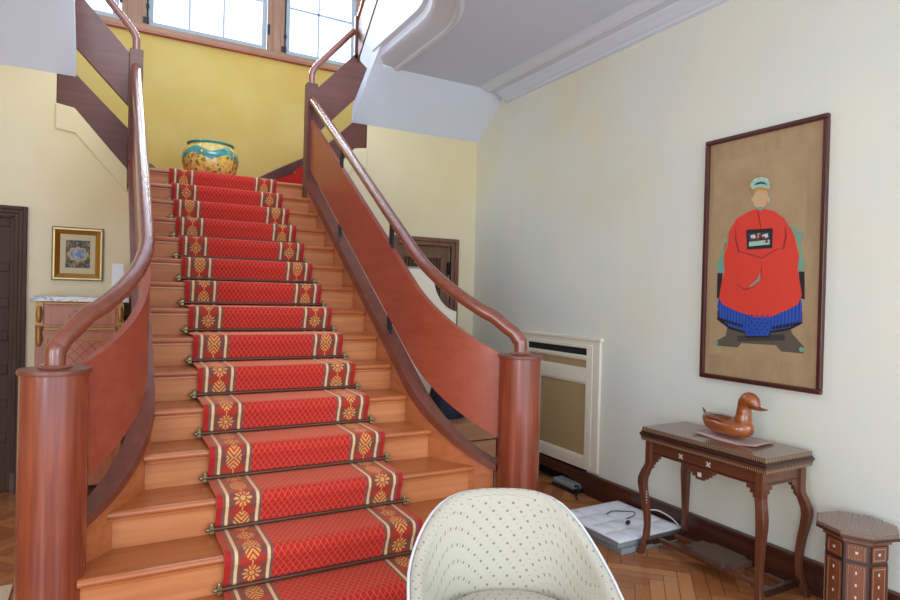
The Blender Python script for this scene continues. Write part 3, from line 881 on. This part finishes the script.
# ------------------------------------------------------------------ card table
TO = (3.285, 2.484, 0)
tb = thing('card_table', 'dark inlaid wooden side table with curved legs against the right wall', 'table', TO)
hx, hyy = .208, .436
MB().box(-hx-.004, -hyy-.004, .793, hx+.004, hyy+.004, .803).build('leaf_joint', 'tdark', tb)
MB().box(-hx, -hyy, .803, hx, hyy, .822).build('top_leaf_edge', 'inlay', tb)
MB().box(-hx-.001, -hyy-.001, .822, hx+.001, hyy+.001, .829).build('top_leaf', ['ttop'], tb, bevel=.002)
MB().box(-hx-.012, -hyy-.012, .775, hx+.012, hyy+.012, .793).build('lower_leaf', 'tdark', tb, bevel=.004)
MB().box(-hx-.002, -hyy-.002, .745, hx+.002, hyy+.002, .760).build('lower_leaf_edge', 'inlay', tb)
MB().box(-hx-.006, -hyy-.006, .760, hx+.006, hyy+.006, .775).build('lower_leaf_band', 'twoody', tb, bevel=.003)
lx, ly = hx-.035, hyy-.045
def apron_xz(n, w, drop):   # stepped outline below a straight apron from -w..w
    zt, zb = .745, .660
    P = [(-w, zt), (w, zt)]
    P += [(w, zb-.09), (w-.012, zb-.09), (w-.012, zb-.066), (w-.026, zb-.066), (w-.026, zb-.044), (w-.044, zb-.044), (w-.044, zb-.022), (w-.066, zb-.022), (w-.066, zb)]
    if drop:
        s = [(.10, zb), (.10, zb-.018), (.078, zb-.018), (.078, zb-.036), (.054, zb-.036), (.054, zb-.052), (.03, zb-.052), (.03, zb-.066)]
        P += s+[(-x, z) for x, z in s[::-1]]
    m = [(w-.066, zb), (w-.066, zb-.022), (w-.044, zb-.022), (w-.044, zb-.044), (w-.026, zb-.044), (w-.026, zb-.066), (w-.012, zb-.066), (w-.012, zb-.09), (w, zb-.09)]
    P += [(-x, z) for x, z in m]
    return P
for sx in (-1, 1):
    MB().prism(apron_xz(0, ly-.018, True), 'x', sx*lx-.009, sx*lx+.009).build('apron', 'twoody', tb, bevel=.002)
for sy in (-1, 1):
    MB().prism(apron_xz(0, lx-.018, False), 'y', sy*ly-.009, sy*ly+.009).build('apron', 'twoody', tb, bevel=.002)
b = MB()
for z in (.738, .672): b.box(-lx-.0115, -ly+.02, z-.003, -lx-.009, ly-.02, z+.003); b.box(-lx+.02, -ly-.0115, z-.003, lx-.02, -ly-.009, z+.003)
b.build('stringing', 'tdark', tb)
for yc, zc, rr in ((-.06, .700, .017), (.14, .700, .017)):
    b = MB()
    for a, bb in ((-1, -1), (1, 1), (-1, 1), (1, -1)):
        b.box(-lx-.0125, yc+a*.009-.0045, zc+bb*.009-.0045, -lx-.009, yc+a*.009+.0045, zc+bb*.009+.0045)
    b.box(-lx-.0122, yc-.006, zc-.006, -lx-.009, yc+.006, zc+.006)
    b.build('inlay_cross', 'pearl', tb)
b = MB(); b.box(-lx-.0125, .04-.013-.04, .612, -lx-.009, .04+.013-.04, .638); b.build('inlay_square', 'pearl', tb)
def leg(sx, sy):
    prof = [(.745, 0, .024), (.60, 0, .024), (.585, .004, .024), (.55, .022, .024), (.50, .040, .025), (.46, .043, .024), (.40, .034, .022), (.33, .020, .020), (.25, .010, .018), (.18, .008, .017), (.12, .013, .0175), (.07, .026, .018), (.03, .040, .020), (0, .048, .021)]
    b = MB(); rows = []
    for z, d, w in prof:
        cx, cy = sx*(lx+d*.72), sy*(ly+d*.72)
        rows.append([(cx-w, cy-w, z), (cx+w, cy-w, z), (cx+w, cy+w, z), (cx-w, cy+w, z)])
    b.grid(rows, close_v=True, cap=True)
    L = b.build('leg', 'twood', tb, bevel=.004)
    if sx < 0:
        s = MB()
        for k in range(7):
            z = .30+k*.018; d = .012; cx = sx*(lx+d*.72); cy = sy*(ly+d*.72)
            for q in (-.011, .011): s.box(cx-.0215, cy+q-.0025, z, cx-.016, cy+q+.0025, z+.009)
            if sy < 0:
                for q in (-.011, .011): s.box(cx+q-.0025, cy-.0215, z, cx+q+.0025, cy-.016, z+.009)
        s.build('leg_inlay', 'pearl', L)
for sx in (-1, 1):
    for sy in (-1, 1): leg(sx, sy)
for sy in (-1, 1):
    MB().prism([(-lx-.02, .065), (-lx+.05, .065), (-lx+.05, .055), (lx-.05, .055), (lx-.05, .065), (lx+.02, .065), (lx+.02, .095), (-lx-.02, .095)], 'y', sy*(ly+.005)-.014, sy*(ly+.005)+.014).build('stretcher', 'tdark', tb, bevel=.002)
for sx in (-1, 1):
    MB().box(sx*.075-.016, -ly, .068, sx*.075+.016, ly, .092).build('stretcher', 'twoody', tb, bevel=.002)
st = [(-.13, -.10), (-.10, -.10), (-.10, -.15), (.10, -.15), (.10, -.10), (.13, -.10), (.13, .10), (.10, .10), (.10, .15), (-.10, .15), (-.10, .10), (-.13, .10)]
st = [(x*.85, y*1.15) for x, y in st]
MB().prism(st, 'z', .092, .125).build('lower_shelf', 'shelfd', tb, bevel=.003)

# mat and duck on the table
ma = MB(); rows = []
for i in range(9):
    yy = -.215+.43*i/8
    rows.append([(x, yy+x*.15, .004+.004*math.sin(yy*17+x*9)+(.010*max(0, (abs(yy)-.15)/.07))) for x in (-.125, -.06, 0, .06, .105)])
ma.grid(rows)
o = ma.build('table_mat', 'mat', smooth=.9); o.location = (3.34, 2.44, .8305)
s2 = o.modifiers.new('thick', 'SOLIDIFY'); s2.thickness = .004; s2.offset = 1
tag(o, 'thin pinkish mat under the wooden duck', 'mat')
DO = (3.33, 2.463, .843)
dk = thing('duck_figure', 'carved glossy brown wooden duck on the inlaid table', 'figurine', DO); dk.scale = (1, .97, .93)
def loft(mb, rings, seg=20):     # rings: (y, zc, rx, rz)
    rows = [[(rx*math.cos(2*PI*k/seg), yy, zc+rz*math.sin(2*PI*k/seg)) for k in range(seg)] for yy, zc, rx, rz in rings]
    return mb.grid(rows, close_v=True, cap=True)
b = MB()
loft(b, [(.185, .118, .004, .004), (.178, .105, .022, .020), (.165, .092, .045, .036), (.13, .078, .072, .054), (.08, .066, .088, .064), (.02, .060, .093, .060), (-.04, .060, .090, .060), (-.09, .063, .078, .060), (-.13, .066, .056, .052), (-.155, .070, .030, .034), (-.165, .072, .008, .010)])
b.build('body', 'duck', dk, smooth=1.2)
b = MB()
loft(b, [(.178, .112, .010, .008), (.15, .106, .052, .018), (.10, .108, .077, .026), (.04, .108, .080, .026), (-.01, .104, .070, .022), (-.045, .098, .046, .014), (-.06, .094, .01, .004)])
b.build('lid', 'duckd', dk, smooth=1.2)
b = MB(); loft(b, [(.165, .112, .016, .008), (.185, .130, .012, .007), (.200, .150, .003, .003)], 10); b.build('tail', 'duckd', dk, smooth=1.2)
b = MB()
hp = smooth_path([(0, -.085, .06), (0, -.098, .12), (0, -.102, .165), (0, -.105, .205), (0, -.116, .240), (0, -.136, .256), (0, -.160, .246), (0, -.182, .226), (0, -.196, .214)], 4)
hr = [.056, .052, .045, .042, .047, .050, .043, .030, .016]
rr = []
for i in range(len(hr)-1): rr += [hr[i]+(hr[i+1]-hr[i])*(.5-.5*math.cos(PI*k/4)) for k in range(4)]
b.tube(hp, rr+[hr[-1]], 24)
b.build('head', 'duck', dk, smooth=1.2)
b = MB(); loft(b, [(-.150, .226, .030, .024), (-.178, .218, .029, .019), (-.205, .211, .028, .012), (-.230, .209, .027, .008), (-.248, .211, .018, .006), (-.256, .212, .004, .002)], 16); b.build('bill', 'duckd', dk, smooth=1.2)
b = MB()
for s in (-1, 1): b.tube([(s*.036, -.150, .254), (s*.044, -.151, .255)], [.006, .003], 10)
b.build('eye', 'black', dk, smooth=1.2)

# ------------------------------------------------------------------ octagonal stool
OS = (3.345, 1.725, 0)
st = thing('octagonal_stool', 'small octagonal inlaid stool at the right edge beside the table', 'stool', OS, math.radians(29))
def octo(r): return [(r*math.cos(PI/8+PI/4*i), r*math.sin(PI/8+PI/4*i)) for i in range(8)]
MB().prism(octo(.188), 'z', .532, .552).build('top', 'ttop', st, bevel=.004)
MB().prism(octo(.190), 'z', .520, .533).build('top_edge', 'tdark', st, bevel=.003)
MB().prism(octo(.156), 'z', .495, .521).build('cornice_band', 'panel', st)
MB().prism(octo(.139), 'z', .03, .496).build('body', 'tdark', st)
ap = .139*math.cos(PI/8)
for i in range(8):
    a = PI/4*i
    def fb(mb, s0, z0, s1, z1, d0, d1):
        ca, sa = math.cos(a), math.sin(a)
        c = []
        for dd in (d0, d1):
            for s, z in ((s0, z0), (s1, z0), (s1, z1), (s0, z1)):
                c.append(mb.vert((ca*(ap+dd)-sa*s, sa*(ap+dd)+ca*s, z)))
        for q in ((3, 2, 1, 0), (4, 5, 6, 7), (0, 1, 5, 4), (1, 2, 6, 5), (2, 3, 7, 6), (3, 0, 4, 7)): mb.face([c[k] for k in q])
    b = MB(); fb(b, -.042, .405, .042, .482, 0, .004); fb(b, -.042, .06, .042, .385, 0, .004)
    pn = b.build('side_panel', 'panel', st)
    b = MB()
    for z0, z1 in ((.414, .473), (.072, .374)):
        for q in ((-.036, z0, -.032, z1), (.032, z0, .036, z1), (-.032, z0, .032, z0+.004), (-.032, z1-.004, .032, z1)): fb(b, *q, .004, .0055)
    b.build('panel_border', 'inlay', pn)
    b = MB(); fb(b, -.006, .438, .006, .450, .004, .006); b.build('pearl_inlay', 'pearl', pn)
    for z in (.345, .285, .225, .165, .105):
        b = MB(); fb(b, -.0035, z-.007, .0035, z+.007, .004, .006); b.build('pearl_inlay', 'pearl', pn)
for i in range(8):
    a = PI/8+PI/4*i
    MB().box(.124*math.cos(a)-.014, .124*math.sin(a)-.014, 0, .124*math.cos(a)+.014, .124*math.sin(a)+.014, .03).build('foot', 'tdark', st)

# ------------------------------------------------------------------ flat boxes on the floor
pk = MB(); rows = []
NX, NY = 33, 37
for i in range(NX):
    x = -.305+.61*i/(NX-1)
    r = []
    for j in range(NY):
        yy = -.31+.62*j/(NY-1)
        e = min(1, min(.305-abs(x), .31-abs(yy))/.03)
        h = (abs(math.sin(PI*(x+.305)/.61*4))*abs(math.sin(PI*(yy+.31)/.62*4)))**.6
        r.append((x, yy, .004+.016*h*e))
    rows.append(r)
pk.grid(rows)
BX = (3.215, 3.248, 0)
o = pk.build('padded_sheet', 'foam', smooth=.9, origin=(0, 0, 0)); o.location = (BX[0], BX[1], .079); o.rotation_euler = (0, 0, .02)
s3 = o.modifiers.new('thick', 'SOLIDIFY'); s3.thickness = .006; s3.offset = 0
tag(o, 'white padded sheet on top of the flat grey boxes by the baseboard', 'packaging')
for i, (z0, z1, dx, dy) in enumerate(((0, .040, .012, -.010), (.041, .078, -.006, .004))):
    g = thing('flat_box', ['lower flat grey box lying on the parquet under the white sheet', 'upper flat grey box directly under the white padded sheet'][i], 'box', (BX[0]+dx, BX[1]+dy, z0), .02, 'flat grey boxes on the floor')
    h = z1-z0
    MB().box(-.295, -.30, 0, .295, .30, h-.004).build('body', 'card', g, bevel=.003)
    MB().box(-.298, -.303, h-.006, .298, .303, h).build('lid_edge', 'grey', g, bevel=.002)
def cable(name, pts, r, m, label):
    c = MB(); c.tube(smooth_path(pts, 6), r, 8); p0 = (pts[0][0], pts[0][1], .09)
    o = c.build(name, m, smooth=.9, origin=p0); o.location = p0
    tag(o, label, 'cable'); return o
cable('white_cable', [(3.34, 3.12, .105), (3.38, 3.17, .14), (3.45, 3.12, .16), (3.48, 3.03, .14), (3.49, 2.97, .11), (3.47, 2.93, .104)], .005, 'wcable', 'white looped cable lying on the padded sheet')
cable('black_cable', [(3.24, 3.20, .104), (3.30, 3.19, .12), (3.36, 3.24, .12), (3.33, 3.32, .106), (3.26, 3.36, .104), (3.18, 3.33, .104)], .0035, 'black', 'thin black cable curled on the padded sheet')
g = thing('cable_plug', 'black plug lying on the white padded sheet', 'plug', (3.19, 3.13, .100), .5)
MB().box(-.03, -.012, 0, .012, .012, .022).build('body', 'black', g, bevel=.005)
MB().tube([(.012, -.005, .011), (.032, -.005, .011)], .003, 6).tube([(.012, .006, .011), (.032, .006, .011)], .003, 6).build('prong', 'black', g)

# ------------------------------------------------------------------ tub chair in front
CH = (1.275, 1.79, 0)
ch = thing('tub_chair', 'cream tub armchair with small brown dots in the foreground', 'armchair', CH, math.radians(-24))
R = .338
path = []          # (x, y, nx, ny, phi) from left arm front round the back to the right arm front
for i in range(6): path.append((-R, -.26+.26*i/6, -1, 0, -90.0))
for i in range(0, 25):
    a = math.radians(-90+180*i/24)
    sa, ca = math.sin(a), max(0, math.cos(a))
    px, py = math.copysign(abs(sa)**.80, sa), ca**.80
    nl = math.hypot(math.copysign(abs(sa)**1.2, sa), ca**1.2)
    path.append((R*px, R*py*.92, math.copysign(abs(sa)**1.2, sa)/nl, ca**1.2/nl, math.degrees(a)))
for i in range(1, 7): path.append((R, -.26*i/6, 1, 0, 90.0))
def rimz(i, phi, yy):
    a = abs(phi)
    pts = [(0, .882), (22, .876), (31, .862), (44, .824), (58, .750), (72, .690), (90, .645)]
    for (a0, z0), (a1, z1) in zip(pts, pts[1:]):
        if a0 <= a <= a1: z = z0+(z1-z0)*(a-a0)/(a1-a0); break
    if yy < 0: z -= .25*(-yy)
    return z
zs = [rimz(i, p[4], p[1]) for i, p in enumerate(path)]
for _ in range(3): zs = [zs[0]]+[(zs[i-1]+2*zs[i]+zs[i+1])/4 for i in range(1, len(zs)-1)]+[zs[-1]]
rows, uvs = [], []
s = 0
for i, (x, yy, nx_, ny_, ph) in enumerate(path):
    if i: s += math.hypot(x-path[i-1][0], yy-path[i-1][1])
    z = zs[i]
    sect = [(.0, .14), (.012, .30), (.030, z-.06), (.030, z-.020), (.022, z-.005), (.005, z+.002), (-.012, z-.004), (-.022, z-.022)]
    n = 6
    for k in range(n+1):
        f = k/n
        sect.append((-.026-.052*f**.7, (z-.06)*(1-f)+.40*f))
    row, ur, L = [], [], 0
    for k, (d, zz) in enumerate(sect):
        if k: L += math.dist(sect[k-1], sect[k])
        row.append((x+nx_*d, yy+ny_*d, zz)); ur.append((s*(1 if d > -.02 else .72), L))
    rows.append(row); uvs.append(ur)
b = MB(); b.grid(rows, uv=uvs, cap=True)
b.build('back_shell', 'fabric', ch, smooth=1.3, sub=1)
b = MB(); b.tube([(x+nx_*.034, yy+ny_*.034, z-.016) for (x, yy, nx_, ny_, ph), z in zip(path, zs)], .006, 8)
b.build('piping', 'piping', ch, smooth=1.2)
# seat cushion
rows, uvs = [], []
pl = [(-R+.07, -.30), (-R+.07, -.1), (-R+.07, 0)]+[((R-.07)*math.sin(math.radians(q)), (R-.07)*math.cos(math.radians(q))*.92) for q in range(-75, 90, 15)]+[(R-.07, 0), (R-.07, -.1), (R-.07, -.30)]
for f, z in ((1.0, .36), (1.0, .47), (.97, .50), (.9, .515), (.6, .525), (.3, .53), (0.01, .532)):
    rows.append([(x*f, -.05+(yy+.05)*f, z) for x, yy in pl]); uvs.append([(x*f, (yy*f)+z) for x, yy in pl]+[(0, 0)])
uvs.append(uvs[-1])
b = MB(); b.grid(rows, close_v=True, uv=uvs, cap=True); b.build('seat_cushion', 'fabric', ch, smooth=1.2)
MB().prism([(x*1.04, yy*1.04) for x, yy in pl], 'z', .14, .36).build('seat_base', 'fabric', ch, bevel=.01)
for sx in (-1, 1):
    for yy in (-.25, .22):
        MB().lathe([(.014, 0), (.024, .14), (.024, .16)], sx*.26, yy, 14).build('leg', 'twood', ch, smooth=.8)

# ------------------------------------------------------------------ left room
PF = (-.23, YB, 1.70)
pf = thing('framed_picture', 'small gold-framed picture on the left wall above the marble-topped chest', 'picture', PF)
w2, h2 = .182, .218
def ring(mb, a, b_, c_, d, y0, y1): # outer half w,h ; inner half w,h
    mb.box(-a, y0, h2-b_, a, y1, h2-d); mb.box(-a, y0, h2+d, a, y1, h2+b_); mb.box(-a, y0, h2-d, -c_, y1, h2+d); mb.box(c_, y0, h2-d, a, y1, h2+d)
b = MB(); ring(b, w2, h2, w2-.008, h2-.008, -.022, -.002); b.build('frame_outer_edge', 'twood', pf)
b = MB(); ring(b, w2-.008, h2-.008, w2-.024, h2-.024, -.030, -.002); b.build('frame_gilt_band', 'goldlight', pf, bevel=.004)
b = MB()
a0, b0, a1, b1 = w2-.024, h2-.024, w2-.058, h2-.058
for q in range(4):
    A = [(-a0, h2-b0), (a0, h2-b0), (a0, h2+b0), (-a0, h2+b0)]; B = [(-a1, h2-b1), (a1, h2-b1), (a1, h2+b1), (-a1, h2+b1)]
    n = (q+1) % 4
    b.poly([(A[q][0], -.032, A[q][1]), (A[n][0], -.032, A[n][1]), (B[n][0], -.012, B[n][1]), (B[q][0], -.012, B[q][1])])
b.build('frame', 'gold', pf)
MB().box(-a1, -.013, h2-b1, a1, -.005, h2+b1).build('mount', mat('cream_mount', S(206, 190, 152), .8), pf)
def b_orn(nt, b):
    x, y, z = coords(nt)
    zz = z-h2
    n = noise(nt, comb(nt, x, y, z), 34, 4, .7, 1.2)
    r = ((x/.062).pw(2)+(zz/.050).pw(2)).sqrt()
    th = zz.atan2(x)
    ed = (r-(th*8).cos()*.10-1.0)
    c = mix(nt, n.sstep(.45, .6), S(52, 58, 66), S(150, 134, 86))
    c = mix(nt, ed.abs().lt(.16), c, S(196, 158, 92))
    inn = mix(nt, n.sstep(.4, .62), S(96, 122, 158), S(168, 178, 180))
    return mix(nt, ed.lt(-.1), c, inn)
MB().box(-.086, -.0145, h2-.113, .086, -.012, h2+.113).build('picture', mat('blue_gold_ornament', rough=.6, build=b_orn), pf)

CO = (-.185, 5.70, 0)
ct = thing('chest', 'marquetry chest with gilt mounts and white marble top under the small gold picture', 'chest', CO)
MB().box(-.325, -.235, 1.535, .325, .235, 1.573).build('marble_top', 'marble', ct, bevel=.006)
CM = wood('rosewood_veneer', S(160, 90, 56), S(188, 118, 80), 'z', .35, .2)
def b_lat(nt, b):
    x, y, z = coords(nt)
    p = x/.075; q = z/.075
    l = ((p+q).frac()-.5).abs().mx(((p-q).frac()-.5).abs()).gt(.46)
    n = noise(nt, comb(nt, x*4, y, z*18), 2, 3)
    return mix(nt, l, mix(nt, n, S(166, 82, 46), S(190, 106, 62)), S(86, 40, 24))
LAT = mat('lattice_veneer', rough=.3, coat=.3, build=b_lat)
MB().box(-.29, -.21, .12, .29, .22, 1.535).build('carcass', CM, ct, bevel=.004)
dw = MB().box(-.235, -.222, 1.36, .235, -.21, 1.50).build('drawer', CM, ct, bevel=.003)
MB().box(-.08, -.226, 1.385, -.0, -.222, 1.475).build('inlay_panel', LAT, dw)
dr = MB().box(-.235, -.222, .26, .235, -.21, 1.30).build('door', CM, ct, bevel=.003)
MB().box(-.19, -.226, .35, .19, -.222, 1.235).build('lattice_panel', LAT, dr)
b = MB(); z0, z1 = .33, 1.255
for q in ((-.222, z0, -.210, z1), (.210, z0, .222, z1), (-.21, z0, .21, z0+.012), (-.21, z1-.012, .21, z1)): b.box(q[0], -.228, q[1], q[2], -.222, q[3])
b.build('gilt_moulding', 'ormolu', dr, bevel=.003)
b = MB(); b.box(-.24, -.226, 1.318, .24, -.21, 1.340); b.box(-.24, -.222, 1.512, .24, -.21, 1.533); b.build('gilt_band', 'ormolu', ct, bevel=.005)
for sx in (-1, 1):
    b = MB(); x = sx*.265
    b.box(x-.024, -.226, 1.36, x+.024, -.21, 1.53); b.lathe([(.01, 1.20), (.026, 1.25), (.018, 1.30), (.028, 1.35)], x, -.215, 12)
    b.tube([(x, -.235, 1.38), (x, -.245, 1.44), (x, -.238, 1.50)], [.012, .022, .012], 10)
    b.build('gilt_mount', 'ormolu', ct, smooth=.8)
    for yy in (-.17, .17): MB().lathe([(.018, 0), (.03, .06), (.028, .125)], x, yy, 12).build('leg', 'ormolu', ct, smooth=.8)
g = MB().box(-.038, -.02, 0, .045, .02, .27).build('white_card', 'sheetw', bevel=.003); g.location = (.055, 5.66, 1.573)
tag(g, 'plain white card standing on the marble chest top by the balustrade', 'card')
g = MB().box(-.35, -.25, 0, .27, .25, .012).build('cream_rug', 'rug', bevel=.004); g.location = (-.70, 3.85, 0)
tag(g, 'cream rug on the floor at the bottom left behind the newel post', 'rug')

# ------------------------------------------------------------------ things half seen behind the right balustrade
b = MB()
pts = [(1.95, .70), (2.95, .70), (2.95, 1.50), (2.90, 1.515), (2.84, 1.545), (2.78, 1.60), (2.73, 1.68), (2.70, 1.77), (2.69, 1.86), (2.685, 1.90), (1.95, 1.90)]
b.prism(pts, 'y', 5.2, 5.30)
SCN = (2.45, 5.25, 0)
sc = thing('white_screen', 'white screen with a sweeping curved edge in front of the louvred door', 'screen', SCN)
b.build('panel', 'trimw', sc, bevel=.006, origin=SCN)
MB().box(1.95, 5.19, 1.90, 2.69, 5.31, 1.915).build('top_rail', 'card', sc, origin=SCN)
for x in (2.0, 2.9): MB().box(x-.03, 5.22, 0, x+.03, 5.28, .70).build('leg', 'black', sc, origin=SCN)
g = thing('navy_bag', 'dark navy bag on a wooden crate glimpsed below the right guard panel', 'bag', (2.55, 4.6, .62))
rows = []
for z, f in ((0, .85), (.06, 1), (.2, 1), (.30, .85), (.36, .5)): rows.append([(.17*f*math.cos(2*PI*k/16), .13*f*math.sin(2*PI*k/16), z) for k in range(16)])
MB().grid(rows, close_v=True, cap=True).build('body', 'navy', g, smooth=1)
MB().tube(smooth_path([(-.09, 0, .34), (-.07, 0, .44), (.07, 0, .44), (.09, 0, .34)], 5), .012, 8).build('handle', 'black', g)
g = thing('wooden_crate', 'tan wooden crate standing behind the right balustrade', 'crate', (2.55, 4.55, 0))
CR = wood('tan_crate_wood', S(160, 110, 76), S(186, 138, 102), 'x', .5, .1)
b = MB()
for i in range(4): b.box(-.3, -.25, .01+.155*i, .3, .25, .01+.155*i+.145)
b.build('body', CR, g, bevel=.004)

# ------------------------------------------------------------------ camera
F, YAW, PIT, ROLL = 617.239, .5048, -.0072, .0252
cam = bpy.data.cameras.new('camera'); cam.sensor_width = 36; cam.lens = F/900*36; cam.clip_start = .05
co = bpy.data.objects.new('camera', cam); COL.objects.link(co); SC.camera = co
fw = Vector((math.sin(YAW)*math.cos(PIT), math.cos(YAW)*math.cos(PIT), math.sin(PIT)))
rt = Vector((math.cos(YAW), -math.sin(YAW), 0)); upv = rt.cross(fw)
r2 = rt*math.cos(ROLL)+upv*math.sin(ROLL); u2 = -rt*math.sin(ROLL)+upv*math.cos(ROLL)
m = Matrix((r2, u2, -fw)).transposed().to_4x4(); m.translation = (0, 0, 1.655)
co.matrix_world = m

# ------------------------------------------------------------------ light
wd = bpy.data.worlds.new('sky'); SC.world = wd; wd.use_nodes = True
bg = wd.node_tree.nodes['Background']; bg.inputs[0].default_value = (.80, .97, 1.16, 1); bg.inputs[1].default_value = 2.05
def area(name, loc, rot, sx, sy, e, col=(1, 1, 1)):
    l = bpy.data.lights.new(name, 'AREA'); l.shape = 'RECTANGLE'; l.size = sx; l.size_y = sy; l.energy = e; l.color = col
    o = bpy.data.objects.new(name, l); COL.objects.link(o); o.location = loc; o.rotation_euler = rot; return o
def aim(o, d):
    o.rotation_euler = Vector(d).to_track_quat('-Z', 'Y').to_euler(); return o
# daylight at the stair windows, and at the tall hall windows behind and left of the viewer, plus two added fills
aim(area('stair_window_light', (.9, YY+.5, 5.8), (0, 0, 0), 3.6, 2.5, 650, (.9, .97, 1.06)), (0, -1, -.5))
aim(area('gallery_fill_light', (.93, .9, 5.7), (0, 0, 0), 3.0, 1.2, 90, (.92, .97, 1.05)), (0, .9, -.7))  # added fill to brighten the upper steps, no gallery window behind it
aim(area('hall_window_and_fill_light', (-3.8, -.2, 2.0), (0, 0, 0), 1.3, 2.4, 55, (.92, .97, 1.04)), (1, .1, -.05))
aim(area('hall_window_and_fill_light', (-2.7, -2.3, 2.0), (0, 0, 0), .8, 2.8, 65, (.93, .97, 1.04)), (.95, 1, 0))
aim(area('hall_window_and_fill_light', (2.4, -3.4, 2.4), (0, 0, 0), 2.0, 2.4, 60, (.95, .98, 1.03)), (-.05, 1, 0))  # added fill from behind right to lift the back wall, not a window

SC.view_settings.view_transform = 'Standard'; SC.view_settings.look = 'None'
SC.view_settings.exposure = .06; SC.view_settings.gamma = 1; SC.view_settings.use_curve_mapping = False
